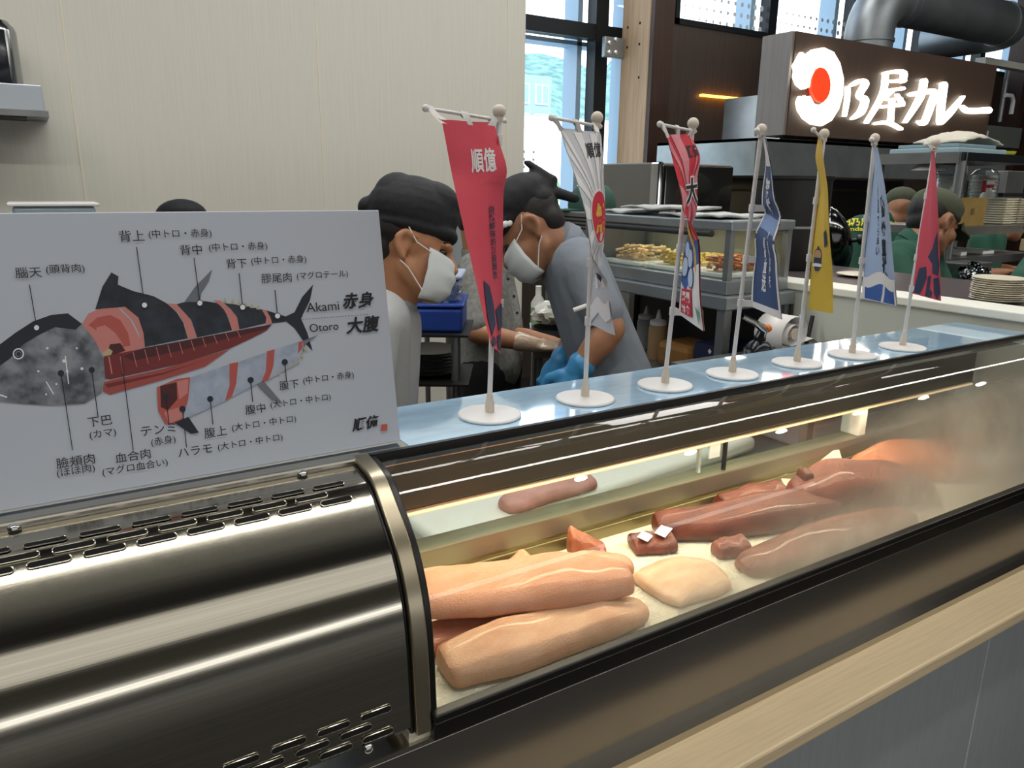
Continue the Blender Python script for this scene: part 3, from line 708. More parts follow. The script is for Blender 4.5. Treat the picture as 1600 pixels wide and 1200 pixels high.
# ------------------------------------------------------------------ seven table flags
Z0 = 1.2195
def cr(a, b, c, d, t):
    return .5*((2*b)+(c-a)*t+(2*a-5*b+4*c-d)*t*t+(3*b-a-3*c+d)*t**3)
class Flag:
    def __init__(s, name_label, base, topball, barend, rows, w, flip, color, clips, tab=1):
        s.flip = flip
        b = PZ(base[0], base[1], Z0+.0035); s.b = b
        rb = ray(*base)
        t = PP(topball[0], topball[1], b, V(rt0.y, -rt0.x, 0)*-1) if False else None
        # pole stands in the vertical plane through its foot that faces the lens
        n = V(fwd.x, fwd.y, 0).normalized(); t = PP(topball[0], topball[1], b, n); s.t = t
        s.root = thing('table_flag', name_label, 'table flag', (b.x, b.y, Z0), 'table flags along the steel top')
        R = s.root
        MB().lathe([(.0415, 0), (.0425, .001), (.0425, .0028), (.041, .0042), (.012, .0052), (.0075, .0056)], (b.x, b.y, Z0+.0003), 48).build('base', M_wplas, R)
        MB().lathe([(.0062, .004), (.0062, .019), (.0048, .021), (.0044, .030), (.0032, .032)], (b.x, b.y, Z0), 20).build('collar', M_wplas2, R)
        d = (t-b).normalized(); s.d = d
        MB().cyl(b+V(0,0,.02), t-d*.004, .0034, 14).build('pole', M_wplas, R)
        MB().sphere(t, .0082).tube([t-d*.012, t-d*.004], [.0052, .0052], 14).build('pole_knob', M_wplas2, R)
        # cross bar: pointing to the customer, length .115 from the pole
        h = t - d*.010
        e = s.near(barend, h, .115 if barend[0] < topball[0]-20 else .10)
        e.z = h.z + max(-.004, min(.012, e.z-h.z))
        MB().cyl(e, h+(h-e).normalized()*.010, .0021, 10).sphere(e, .0042, 12, 8).sphere(h+(h-e).normalized()*.010, .003, 10, 8).build('cross_bar', M_wplas, R)
        s.P = []; s.F = []; s.K = []
        for (px, py, fx, fy, k) in rows:
            n2 = V(fwd.x, fwd.y, 0).normalized()
            p = PP(px, py, b, n2) - n2*.004
            s.P.append(p); s.F.append(s.near((fx, fy), p, w)); s.K.append(k)
        N = 60; M = 16
        mb = MB(); mb.grid([[s.at(i/M, j/N, raw=True) for i in range(M+1)] for j in range(N+1)])
        s.ban = mb.build('banner', mat('cloth_'+color, color, .7, bump=.15, bscale=700), R, ang=80)
        # hanging tabs
        for u in (.04, .5, .93):
            tb = MB()
            q = s.at(u, 0, raw=True); a = e.lerp(h, u if tab else u); up = V(0, 0, 1); sd = (h-e).normalized()*.006; nn = sd.cross(up).normalized()*.0025
            tb.grid([[q-sd, q+sd], [a-sd-nn, a+sd-nn], [a-sd+up*.0035, a+sd+up*.0035], [a-sd+nn, a+sd+nn], [q-sd+nn*.4-up*.004, q+sd+nn*.4-up*.004]])
            tb.build('hanging_tab', M_wplas, R)
        for v in clips:
            q = s.at(1.0, v, raw=True); pz = s.b.lerp(s.t, max(0, min(1, (q.z-s.b.z)/(s.t.z-s.b.z))))
            MB().tube([pz-s.d*.006, pz+s.d*.006], .0052, 12).prism([pz-s.d*.005, q-s.d*.005+(q-pz)*.2, q+s.d*.005+(q-pz)*.2, pz+s.d*.005], V(fwd.x, fwd.y, 0)*-.004).build('clip', M_wplas, R, smooth=True)
        s.layers = 0
    def near(s, pix, p, w):
        r = ray(*pix).normalized(); oc = CAM-p; B = oc.dot(r); Cc = oc.dot(oc)-w*w; disc = B*B-Cc
        tt = -B - math.sqrt(disc) if disc > 0 else -B
        return CAM + r*tt
    def at(s, x, v, off=0, raw=False):
        """x: 0 at the left of the print, 1 at its right; v: 0 top, 1 bottom"""
        if not raw and s.flip: x = 1-x
        n = len(s.P)-1; f = max(0, min(n-1e-6, v*n)); i = int(f); t = f-i
        g = lambda A: cr(A[max(i-1,0)], A[i], A[i+1], A[min(i+2,n)], t)
        p = g(s.P); q = g(s.F); k = g(s.K)
        c = q.lerp(p, x); dirn = (p-q)
        c = c + RT*(k*.00085*sin(pi*x)) - V(fwd.x, fwd.y, 0)*(.0035*sin(x*2*pi*1.3+v*5))
        if off:
            e = .01; a = s.at(min(1, (1-x if s.flip and not raw else x)+e), v, 0, raw)-s.at(max(0, (1-x if s.flip and not raw else x)-e), v, 0, raw)
            bb = s.at(x if raw else (1-x if s.flip else x), min(1, v+e), 0, raw)-s.at(x if raw else (1-x if s.flip else x), max(0, v-e), 0, raw)
            nn = a.cross(bb)
            if nn.length > 1e-12: c = c + nn.normalized()*off
        return c
    def lay(s, me, m, name='print', both=True):
        s.layers += 1; d = .0004+.00016*s.layers
        mb = MB(); fs = [tuple(p.vertices) for p in me.polygons]
        for sg in ((1, -1) if both else (1,)):
            mb.add([s.at(v.co.x, v.co.y, sg*d) for v in me.vertices], fs)
        o = mb.build(name, m, s.ban, smooth=False); bpy.data.meshes.remove(me); return o
    def poly(s, polys, m, name='print'):
        me = bpy.data.meshes.new('p'); vs = []; fs = []
        for P in polys:
            o = len(vs); vs += [(min(1, max(0, x)), min(1, max(0, y)), 0) for x, y in P]; fs.append(tuple(range(o, o+len(P))))
        me.from_pydata(vs, [], fs); tessellate(me, .07); return s.lay(me, m, name)
    def text(s, string, x0, x1, v0, v1, m, bold=0.0, shear=0, name='lettering', vertical=False):
        if vertical: string = '\n'.join(string)
        me = text_me(string, 1, bold, align='CENTER' if vertical else 'LEFT')
        for v in me.vertices: v.co.x += shear*v.co.y
        xs = [v.co.x for v in me.vertices]; ys = [v.co.y for v in me.vertices]
        for v in me.vertices:
            v.co.x = x0+(v.co.x-min(xs))/(max(xs)-min(xs))*(x1-x0); v.co.y = v1-(v.co.y-min(ys))/(max(ys)-min(ys))*(v1-v0); v.co.z = 0
        tessellate(me, .09); return s.lay(me, m, name)
def circ(cx, cv, rx, rv, n=28): return [(cx+rx*cos(2*pi*k/n), cv+rv*sin(2*pi*k/n)) for k in range(n)]
def wavy(x0, x1, v, amp, k, ph=0, n=16): return [(x0+(x1-x0)*i/n, v+amp*sin(k*i/n*2*pi+ph)) for i in range(n+1)]
pw = mat('print_cloth_white', '#e8e6e6', .7); pk_ = mat('print_cloth_black', '#20222b', .7); pn = mat('print_cloth_navy', '#2c3550', .7); pg = mat('print_cloth_gold', '#d9b04a', .7)
pr = mat('print_cloth_red', '#c4283a', .7); pp = mat('print_cloth_pink', '#e08a94', .7); pgy = mat('print_cloth_grey', '#b9bdc2', .7); pbl = mat('print_cloth_blue', '#3f62a8', .7); plb = mat('print_cloth_pale_blue', '#b9cbe6', .7); prl = mat('print_cloth_soft_red', '#d9606c', .7)

f = Flag('red flag with white calligraphy, nearest to the tuna chart', (765,646), (780,174), (665,169),
    [(772,192,690,187,0),(782,228,698,228,0),(792,265,706,270,0),(787,302,715,312,0),(786,365,728,372,0),(785,430,743,438,0),(784,500,757,500,0),(782,552,767,538,0)], .092, False, '#d84a5c', (.11, .8))
f.text('順億', .34, .84, .155, .295, pw, .02, .25)
f.text('天然嚴選', .46, .95, .335, .365, prl, 0)
f.text('自然鮮味的頂級鮪魚', .62, .78, .47, .72, pn, .01, vertical=True)
f.poly([[(.25,.72),(.45,.74),(.55,.80),(.58,.87),(.40,.90),(.25,.93),(.15,.86)], [(.62,.82),(.95,.80),(.98,.88),(.75,.90)], [(.05,.97),(.40,.92),(.55,.95),(.2,1)], [(.62,.92),(.9,.91),(.92,.985),(.66,.985)]], pn)
f = Flag('pale grey sunburst flag with a red disc and gold character', (914,621), (933,184), (862,184),
    [(937,207,874,200,0),(941,240,888,245,5),(943,290,903,290,8),(945,330,915,335,6),(944,370,921,375,4),(940,400,927,405,-8),(926,440,948,440,-2),(923,480,954,480,0),(922,506,962,525,0)], .088, False, '#c9cdd2', (.66, .97))
rays = []
for k in range(18):
    a = 2*pi*k/18; b_ = a+.17
    rays.append([(.5+.1*cos(a), .40+.04*sin(a)), (.5+1.2*cos(a), .40+.45*sin(a)), (.5+1.2*cos(b_), .40+.45*sin(b_)), (.5+.1*cos(b_), .40+.04*sin(b_))])
f.poly([[(min(1,max(0,x)), min(.78,max(.02,v))) for x, v in r] for r in rays], pw)
f.text('順億', .42, .92, .07, .14, pk_, .02, .2)
f.poly([circ(.55, .40, .41, .135)], pw); f.poly([circ(.55, .40, .38, .125)], pr)
f.text('鮪', .26, .86, .33, .475, pg, .03, .15)
f.poly([wavy(0,1,.84,.02,1.3)+[(1,.97),(.6,.90),(.3,.94),(0,.92)]], pw); f.poly([[(.1,.72),(.3,.70),(.4,.73),(.25,.75)]], pk_)
f = Flag('red and pink sunburst flag with a large black brush character', (1039,600), (1083,193), (1031,194),
    [(1075,209,1042,211,0),(1092,243,1050,248,4),(1088,275,1058,280,2),(1089,300,1064,305,0),(1088,330,1068,332,0),(1078,360,1087,362,-8),(1070,390,1093,392,0),(1066,430,1094,435,0),(1062,470,1096,475,0),(1061,490,1101,518,0)], .088, False, '#cc2b3c', (.66, .97))
rays = []
for k in range(9):
    a = 2*pi*k/9+.2; b_ = a+.34
    rays.append([(.5+.05*cos(a), .36+.02*sin(a)), (.5+1.2*cos(a), .36+.55*sin(a)), (.5+1.2*cos(b_), .36+.55*sin(b_)), (.5+.05*cos(b_), .36+.02*sin(b_))])
f.poly([[(min(1,max(0,x)), min(.66,max(0,v))) for x, v in r] for r in rays], pp)
f.text('順億', .5, .95, .06, .12, pk_, .03, .2)
f.text('大', .22, .98, .215, .415, pw, .09, .1); f.text('大', .26, .94, .225, .405, pk_, .03, .1)
f.poly([[(0,.62),(1,.62),(1,1),(0,1)]], pw); f.poly([wavy(0,1,.60,.02,1)+[(1,.80),(.7,.84),(.4,.74),(0,.72)]], pbl)
f.poly([[(.25,.50),(.42,.50),(.35,.66),(.2,.76),(.12,.72)]], pg)
for (cx, cv) in ((.72,.66),(.55,.70),(.8,.74),(.45,.78)): f.poly([circ(cx, cv, .16, .045)], pn); f.poly([circ(cx, cv, .145, .040)], plb)
f.poly([[(.40,.83),(.85,.83),(.85,.955),(.40,.955)]], pr); f.text('嚴選', .46, .80, .84, .89, pw, .03); f.text('食材', .46, .80, .90, .95, pw, .03)
f.poly([[(.02,.92),(.2,.90),(.1,.97)]], mat('print_cloth_green', '#6fa58f', .7))
f = Flag('navy flag with white calligraphy and white border', (1144,583), (1190,202), (1183,204),
    [(1190,212,1195,212,0),(1195,255,1203,255,0),(1191,290,1207,290,0),(1190,318,1210,312,0),(1195,333,1220,340,0),(1180,366,1210,378,0),(1180,400,1215,405,0),(1175,435,1217,440,0),(1172,478,1223,500,0)], .088, True, '#3f5580', (.44, .77, .98))
f.poly([[(0,0),(1,0),(1,.14),(0,.14)], [(0,.1),(.07,.1),(.07,1),(0,1)], [(.93,.1),(1,.1),(1,1),(.93,1)], [(0,.965),(1,.965),(1,1),(0,1)]], pw)
f.poly([[(.07,.50),(.93,.52),(.93,.60),(.07,.58)]], mat('print_cloth_mid_blue', '#7f9cc8', .7))
f.text('海鮮', .25, .8, .20, .50, pw, .04, .2, vertical=True); f.text('新鮮直送', .38, .56, .62, .92, pw, .03, .1, vertical=True); f.text('每日現流海味', .64, .74, .58, .90, pw, .02, .1, vertical=True)
f = Flag('yellow flag with a small lantern emblem', (1245,566), (1288,209), (1271,203),
    [(1276,215,1282,215,0),(1272,245,1286,250,0),(1277,272,1288,268,0),(1280,300,1292,295,0),(1275,340,1294,340,0),(1271,375,1297,378,0),(1267,412,1301,414,0),(1264,450,1303,452,0),(1261,483,1303,490,0)], .088, True, '#d6b23c', (.42, .72))
f.poly([circ(.3,.70,.17,.035)], pn); f.poly([circ(.3,.70,.15,.028)], mat('print_cloth_tan', '#b58e6a', .7)); f.poly([[(.15,.715),(.45,.715),(.45,.745),(.15,.745)], [(.26,.655),(.34,.655),(.34,.675),(.26,.675)]], pn); f.poly([circ(.3,.755,.2,.010)], pw); f.poly([[(.18,.762),(.42,.762),(.36,.785),(.24,.785)]], pn)
f.poly([[(.72,.58),(.86,.56),(.9,.64),(.72,.66)]], pn)
f = Flag('pale blue flag with black vertical brush writing and a wave', (1331,553), (1367,216), (1362,218),
    [(1362,230,1371,230,0),(1364,262,1377,265,0),(1363,295,1382,297,0),(1357,350,1390,350,0),(1352,385,1394,385,0),(1348,425,1399,430,0),(1345,466,1403,480,0)], .09, True, '#a9bfe4', (.47, .76))
f.text('職人嚴選でうまい', .36, .50, .17, .72, pk_, .01, vertical=True); f.text('産地直送', .58, .86, .36, .86, pk_, .05, .15, vertical=True)
f.poly([wavy(0,1,.84,.02,1.2,.8)+[(1,.99),(0,.99)]], pw); f.poly([wavy(.1,.95,.90,.015,1.2,.8)+[(.95,.985),(.1,.985)]], pbl); f.poly([[(.62,.88),(.68,.88),(.60,.985),(.54,.985)]], pw)
f = Flag('red flag with dark brush strokes at the far end of the row', (1410,541), (1462,223), (1447,226),
    [(1452,236,1460,236,0),(1451,265,1461,268,0),(1446,307,1463,310,0),(1437,360,1466,362,0),(1430,412,1469,415,0),(1427,436,1471,442,0),(1423,458,1472,471,0)], .09, True, '#cb4556', (.33, .63, .93))
f.poly([[(.75,.58),(.95,.50),(.95,.62),(.99,.66),(.93,.76),(.70,.74),(.72,.66),(.45,.62)], [(.18,.70),(.40,.68),(.44,.80),(.30,.98),(.05,.97),(.12,.84)], [(.48,.78),(.60,.76),(.55,.9),(.66,.92),(.6,.99),(.45,.98)], [(.72,.80),(.95,.78),(.98,.92),(.86,.99),(.72,.93)]], pn)
# ------------------------------------------------------------------ curry stall: lit sign, hood, duct
M_sign = mat('sign_letter_light', '#ffffff', emit='#fff6e2', estr=4.0); M_signr = mat('sign_ball_light', '#e5351a', emit='#ff2e0c', estr=1.6)
SY = 3.5
sg = thing('stall_sign', 'dark brown sign box with glowing white characters and a red ball', 'sign', (5.5, 3.6, 1.85))
MB().box((4.30, SY, 1.856), (6.76, SY+.25, 2.487)).build('sign_box', mat('sign_brown', '#4b3a2f', .55, noise=.2, nscale=6, stretch=(20, 20, .6)), sg, smooth=False)
MB().box((4.275, SY+.01, 1.856), (4.30, SY+.25, 2.487)).build('side_panel', mat('sign_side_grey', '#7d7670', .5, noise=.15, nscale=5, stretch=(9, 9, .5)), sg, smooth=False)
sz = lambda x, y: PY(1200+x/4, y/4, SY-.032)
def ribbon(mb, pts, w, dep=(0, .026, 0)):
    """a brush stroke: outline around a polyline with changing width (enlarged-view units)"""
    P = []
    n = len(pts); ws = w if isinstance(w, (list, tuple)) else [w]*n
    for i in range(n-1):
        for k in range(5):
            t = k/5; a = pts[max(i-1,0)]; b = pts[i]; c = pts[i+1]; d = pts[min(i+2,n-1)]
            P.append((cr(a[0],b[0],c[0],d[0],t), cr(a[1],b[1],c[1],d[1],t), ws[i]+(ws[i+1]-ws[i])*t))
    P.append((pts[-1][0], pts[-1][1], ws[-1]))
    Lf = []; Rf = []
    for i, (x, y, ww) in enumerate(P):
        a = P[max(i-1,0)]; b = P[min(i+1,len(P)-1)]; dx, dy = b[0]-a[0], b[1]-a[1]; l = math.hypot(dx, dy) or 1
        Lf.append((x-dy/l*ww/2, y+dx/l*ww/2)); Rf.append((x+dy/l*ww/2, y-dx/l*ww/2))
    def cap(p, q, r):
        dx, dy = p[0]-q[0], p[1]-q[1]; a0 = math.atan2(dy, dx); return [(p[0]+r*cos(a0+t), p[1]+r*sin(a0+t)) for t in (-pi/3, 0, pi/3)]
    a = P[0]; b = P[1]; c = P[-1]; d = P[-2]
    quads = []
    for i in range(len(P)-1): quads.append([Lf[i], Lf[i+1], Rf[i+1], Rf[i]])
    quads.append([Lf[0]]+[Rf[0]]+cap(a, b, a[2]/2)); quads.append([Rf[-1], Lf[-1]]+cap(c, d, c[2]/2))
    for q in quads: mb.prism([sz(x, y) for x, y in q], dep)
lt = MB()
ring = [(215,325),(240,345),(290,308),(350,296),(412,325),(452,395),(474,490),(470,590),(445,680),(400,752),(340,787),(280,775),(232,740),(200,690),(190,640),(205,600),(218,628),(235,596),(245,622),(264,600),(290,648),(330,660),(372,634),(402,572),(403,480),(376,428),(335,412),(294,432),(268,490),(260,545),(225,558),(190,530),(170,480),(176,440),(168,410),(190,370)]
lt.prism([sz(x, y) for x, y in ring], (0, .026, 0)); lt.build('lit_ring', M_sign, sg, smooth=False)
MB().prism([sz(332+60*cos(2*pi*k/32), 530+108*sin(2*pi*k/32)) for k in range(32)], (0, .024, 0)).build('red_ball', M_signr, sg, smooth=False)
for strokes in (
    [([(508,545),(505,620),(488,722)], [20,22,16]), ([(535,530),(585,505),(618,522),(580,595),(615,625),(590,700),(535,742)], [22,30,40,34,44,42,14])],
    [([(742,458),(800,446),(858,455),(850,505)], [22,26,34,34]), ([(745,508),(860,503)], [20,24]), ([(745,458),(725,590),(625,765)], [28,32,20]), ([(735,568),(850,552)], [18,26]), ([(785,570),(742,618),(838,616)], [20,18,18]), ([(815,590),(850,645)], [14,26]), ([(715,668),(848,655)], [20,26]), ([(785,630),(775,770)], [26,28]), ([(682,772),(760,766),(838,805)], [18,30,22])],
    [([(905,590),(1045,572),(1030,650),(985,765),(950,760)], [30,40,40,36,18]), ([(985,505),(960,610),(868,762)], [40,40,16])],
    [([(1108,528),(1092,660),(1085,765)], [44,42,38]), ([(1090,765),(1150,700),(1228,604)], [34,38,16])],
    [([(1222,665),(1262,692),(1385,688)], [22,40,48])]):
    m_ = MB()
    for p_, w_ in strokes: ribbon(m_, p_, [q*.84 for q in w_])
    m_.build('lit_character', M_sign, sg, smooth=False)
hd = thing('exhaust_hood', 'wide stainless steel exhaust hood under the lit sign', 'hood', (5.4, 3.8, 1.6))
MB().box((3.9, 3.4, 1.592), (6.95, 3.42, 1.818)).box((3.9, 3.42, 1.592), (3.92, 4.3, 1.818)).box((6.93, 3.42, 1.592), (6.95, 4.3, 1.818)).box((3.9, 3.4, 1.800), (6.95, 4.3, 1.818)).build('canopy', M_ssk, hd, smooth=False)
MB().box((4.55, 3.76, 1.819), (6.6, 4.3, 2.16)).build('upper_box', M_ssk, hd, smooth=False)
for y in (3.6, 4.0): MB().cyl((5.6, y, 1.75), (5.61, y, 1.80), .02, 8).build('hood_fill_lamp', M_led, hd)  # glowing stubs added to go with the fill light under the hood
lamp('hood_fill_light', 'AREA', (5.2, 3.55, 1.57), 7, (1, .82, .5), .5, .1)  # added warm light for the workers, without a known source
du = thing('exhaust_duct', 'thick galvanised round duct bending over the lit sign', 'duct', (6.2, 4.0, 2.3))
zc = PY(1480, 18, 4.05).z; xv = PY(1358, 50, 4.05).x; xe = PY(1585, 50, 4.05).x
pts = [(xv, 4.05, 2.16), (xv, 4.05, zc-.32)]
for k in range(1, 9): t = k/8*pi/2; pts.append((xv+.30*(1-cos(t)), 4.05, zc-.30+.30*sin(t)))
pts += [(xv+.5, 4.05, zc), (xe-.25, 4.05, zc)]
for k in range(1, 9): t = k/8*pi/2; pts.append((xe-.25+.30*sin(t), 4.05+.30*(1-cos(t)), zc))
pts.append((xe+.05, 4.9, zc))
MB().tube(pts, .185, 28).build('duct_pipe', M_galv, du)
fl = MB()
for (c, ax) in (((xv, 4.05, zc-.34), (0,0,1)), ((xv, 4.05, 2.30), (0,0,1)), ((xv+.33, 4.05, zc), (1,0,0)), ((xv+.42, 4.05, zc), (1,0,0)), ((xe-.28, 4.05, zc), (1,0,0))):
    fl = MB(); fl.lathe([(.18,-.012), (.194,-.012), (.194,.012), (.18,.012)], c, 28, ax).build('joint_band', M_galv, du)
lb = MB().box((4.98, 4.965, 2.33), (5.42, 4.998, 2.345)).build('wall_light', mat('amber_led', '#ffb347', emit='#ffa63a', estr=9), smooth=False)
a = PY(1094, 150, 4.99); b = PY(1158, 154, 4.99)
bpy.data.objects.remove(lb)
lb = MB().box((a.x, 4.96, (a.z+b.z)/2-.008), (b.x, 4.998, (a.z+b.z)/2+.008)).build('wall_light', mat('amber_led', '#ffb347', emit='#ffa63a', estr=12), smooth=False); tag(lb, 'slim amber light bar on the brown wall left of the sign', 'lamp')
# right-hand edge: dark timber posts, conduit, junction box, beam
for i, (px, w) in enumerate(((1578, .10), (1612, .25))):
    p = PY(px, 120, 4.7); o = MB().box((p.x, 4.55, 0), (p.x+w, 4.75, 4.5)).build('wooden_post', M_dpost, smooth=False); struct(o)
p = PY(1532, 95, 4.3); struct(MB().box((p.x, 4.25, p.z-.03), (p.x+1.2, 4.35, p.z+.03)).build('trim_2', M_white, smooth=False))
a = PY(1568, 105, 4.47); b = PY(1561, 193, 4.47)
cn = thing('conduit', 'thin grey conduit dropping into the junction box right of the sign', 'pipe', (b.x, 4.4, b.z))
MB().cyl((b.x, 4.47, b.z+.015), (b.x, 4.47, a.z), .025, 10).build('pipe', M_ssd, cn)
MB().tube([(b.x-.02, 4.44, b.z+.28), (b.x+.10, 4.44, b.z+.28), (b.x+.15, 4.44, b.z+.23), (b.x+.15, 4.44, b.z+.1)], .022, 10).build('white_elbow', M_wplas, cn)
a = PY(1540, 195, 4.4); b = PY(1588, 232, 4.4)
jb = thing('junction_box', 'grey electrical box at the right end of the sign', 'electrical box', ((a.x+b.x)/2, 4.4, b.z))
MB().box((a.x, 4.4, b.z), (b.x+.06, 4.552, a.z)).build('body', mat('box_grey', '#626963', .5), jb, smooth=False, bevel=.005); MB().box((a.x+.05, 4.39, b.z+.05), (a.x+.065, 4.4, b.z+.15)).build('latch', M_wplas, jb, smooth=False)

# ------------------------------------------------------------------ curry stall kitchen below the hood
rg = thing('cooking_range', 'black cooking range in the dark space under the exhaust hood', 'range', (5.2, 4.2, 0))
MB().box((3.95, 3.6, 0), (6.9, 4.3, .95)).build('body', M_blackp, rg, smooth=False)
MB().box((3.95, 4.24, .95), (6.9, 4.3, 1.59)).build('back_panel', M_blackp, rg, smooth=False)
MB().tube([(4.0, 4.2, 1.50), (6.8, 4.2, 1.50)], .008, 8).build('gas_pipe', mat('brass', '#a98e5a', .3, 1), rg)
sc_ = thing('stall_counter', 'dark topped counter of the curry stall behind the white partition', 'counter', (2.4, 1.1, 0))
MB().box((1.957, -.2, 1.20), (2.50, 1.95, 1.243)).build('worktop', mat('plum_brown_worktop', '#4a4044', .4), sc_, smooth=False); MB().box((1.957, -.2, 0), (2.46, 1.95, 1.20)).build('body', M_dark, sc_, smooth=False)
# black stock pot and leaning lid
p = D(1250, 440, 3.05); ZC = 1.2435
q = PZ(1252, 448, ZC)
sp_ = thing('stock_pot', 'large black stock pot standing at the end of the white partition', 'pot', (2.30, 1.80, ZC))
MB().lathe([(.125, 0), (.13, .01), (.13, .30), (.135, .305), (.135, .315), (.125, .315)], (2.27, 1.80, ZC), 36).build('body', M_blackp, sp_); MB().lathe([(.1305, .14), (.1325, .142), (.1325, .148), (.1305, .15)], (2.27, 1.80, ZC), 36).build('band', M_ssd, sp_)
q = D(1309, 380, 3.0)
ax = V(.50, -.84, .22).normalized()
ld = thing('wok_lid', 'shiny dark wok lid propped upright behind the yellow flag', 'lid', q)
MB().lathe([(.0005, .055), (.05, .050), (.095, .034), (.130, .010), (.142, -.004), (.146, -.006), (.146, -.010), (.138, -.006), (.09, .026), (.0005, .045)], q, 40, ax).build('dome', mat('dark_polished_steel', '#4a4c4e', .12, 1), ld)
MB().lathe([(.008, .05), (.008, .07), (.020, .075), (.020, .088), (.001, .092)], q, 18, ax).build('knob', M_blackp, ld)

# plates
def plate(name, c, r, label, group, m=mat('cream_china', '#d9d2bd', .3), par_=None):
    o = MB().lathe([(r*.55, 0), (r*.6, .002), (r*.95, .006), (r, .0085), (r*.985, .0095), (r*.6, .0042), (.001, .004)], c, 36).build(name, m); return tag(o, label, 'plate', group)
pc = PZ(1556, 471, ZC); r_ = 38*(pc-CAM).dot(fwd)/FPX
pl0 = plate('plate', (pc.x, pc.y, ZC), r_, 'cream plate in the stack on the curry stall counter', 'stacked plates on the dark counter')
for k in range(1, 11):
    c = pl0.copy(); COL.objects.link(c); c.location = (random.uniform(-.002,.002), random.uniform(-.002,.002), k*.0053)
pc = PZ(1345, 432, ZC); plate('plate', (pc.x, pc.y, ZC), .075, 'single cream plate behind the pale blue flag', None)

# storage rack with its load
rk0 = D(1505, 238, 3.25); RX, RY, RZ = rk0.x, rk0.y, rk0.z
rk = thing('storage_rack', 'steel post shelving rack at the right edge of the curry stall', 'rack', (RX+.4, RY+.3, 0))
zs = [RZ, D(1500, 357, 3.25).z, D(1495, 408, 3.25).z]
for (x, y) in ((RX, RY), (RX, RY+.38), (RX+.74, RY), (RX+.74, RY+.38)): MB().cyl((x, y, 0), (x, y, RZ), .021, 14).build('post', M_ssd, rk)
for z in zs: MB().box((RX-.02, RY-.02, z-.035), (RX+.76, RY+.40, z)).build('shelf', M_ssd if z != zs[0] else mat('shelf_top_dark', '#3c4147', .3, .8), rk, smooth=False)
MB().box((RX-.024, RY, RZ-.045), (RX-.018, RY+.38, RZ)).build('side_bar', M_ssd, rk, smooth=False)
yF = RY-.02
def onshelf(px, y, z): r = ray(px, 300); t = (y)/r.y; return V(CAM.x+r.x*t, y, z)
z2 = zs[1]+.001; z1 = zs[0]+.001; z3 = zs[2]+.001
def bxx(name, x0, x1, y0, y1, z0, z1_, m, label, cat, group=None, bevel=.004):
    return tag(MB().box((x0, y0, z0), (x1, y1, z1_)).build(name, m, smooth=False, bevel=bevel), label, cat, group)
X_ = lambda px, y=RY+.08: onshelf(px, y, 0).x
# top shelf: trays and a folded cloth
bxx('tray', X_(1470), X_(1545), RY+.03, RY+.35, z1, z1+.022, mat('pale_blue_tray', '#9fb7bf', .4), 'pale blue tray on the top of the rack, under a cloth', 'tray')
bxx('tray', X_(1476), X_(1535), RY+.05, RY+.33, z1+.024, z1+.040, mat('blue_grey_tray', '#7f98a3', .4), 'blue-grey tray stacked on the pale blue one', 'tray')
cl = MB(); rows = []
x0, x1 = X_(1492), X_(1552)
for j in range(9):
    rows.append([V(x0+(x1-x0)*i/14, RY+.07+.24*j/8, z1+.050+(.05*sin(pi*min(1, i/13))**.7+.006*sin(i*1.7+j))*(sin(pi*(j+.6)/9.2)**.5)) for i in range(15)])
tag(cl.grid(rows).build('folded_cloth', mat('off_white_cloth', '#cfcabb', .9), solid=.006), 'rumpled off-white cloth on the trays on top of the rack', 'cloth')
tag(MB().lathe([(.02,0),(.045,.004),(.06,.02),(.062,.03)], (X_(1595), RY+.2, z1), 20).build('bowl', mat('lime_bowl', '#c9d24a', .5)), 'small lime yellow bowl on top of the rack at the picture edge', 'bowl')
# second shelf
y0 = RY+.03
cb_ = thing('carton', 'plain tan cardboard carton on the middle shelf of the rack', 'box', ((X_(1503)+X_(1545))/2, RY+.1, z2))
MB().box((X_(1503,y0), y0, z2), (X_(1545,y0), y0+.09, z2+.125)).build('box', mat('tan_card', '#9b7f43', .7, noise=.15, nscale=20), cb_, smooth=False); MB().box((X_(1522,y0), y0-.001, z2+.05), (X_(1527,y0), y0, z2+.078)).build('mark', mat('card_mark', '#6d5528', .7), cb_, smooth=False)
sb = thing('spray_bottle', 'white spray bottle with a red trigger behind the carton', 'bottle', (X_(1540, RY+.25), RY+.25, z2))
bx0 = X_(1544, RY+.165); by0 = RY+.165
MB().lathe([(.035,0),(.038,.01),(.038,.11),(.030,.14),(.013,.16),(.013,.17)], (bx0, by0, z2), 20).build('bottle', M_wplas, sb); MB().box((bx0-.045, by0-.012, z2+.185), (bx0+.03, by0+.012, z2+.21)).build('spray_head', M_wplas, sb, bevel=.006); MB().box((bx0-.05, by0-.008, z2+.15), (bx0-.038, by0+.008, z2+.205)).box((bx0-.016, by0-.014, z2+.17), (bx0+.016, by0+.014, z2+.186)).build('trigger', mat('trigger_red', '#a3242e', .5), sb, smooth=False)
dsh = MB()
def dish(c, label, group):
    return tag(MB().prism([V(c[0]-.045,c[1]-.05,c[2]), V(c[0]+.045,c[1]-.05,c[2]), V(c[0]+.045,c[1]+.05,c[2]), V(c[0]-.045,c[1]+.05,c[2])], (0,0,.006)).prism([V(c[0]-.055,c[1]-.06,c[2]+.0045), V(c[0]+.055,c[1]-.06,c[2]+.0045), V(c[0]+.055,c[1]+.06,c[2]+.0045), V(c[0]-.055,c[1]+.06,c[2]+.0045)], (0,0,.0055)).build('dish', mat('white_dish', '#e2dcc4', .35), smooth=False), label, 'dish', group)
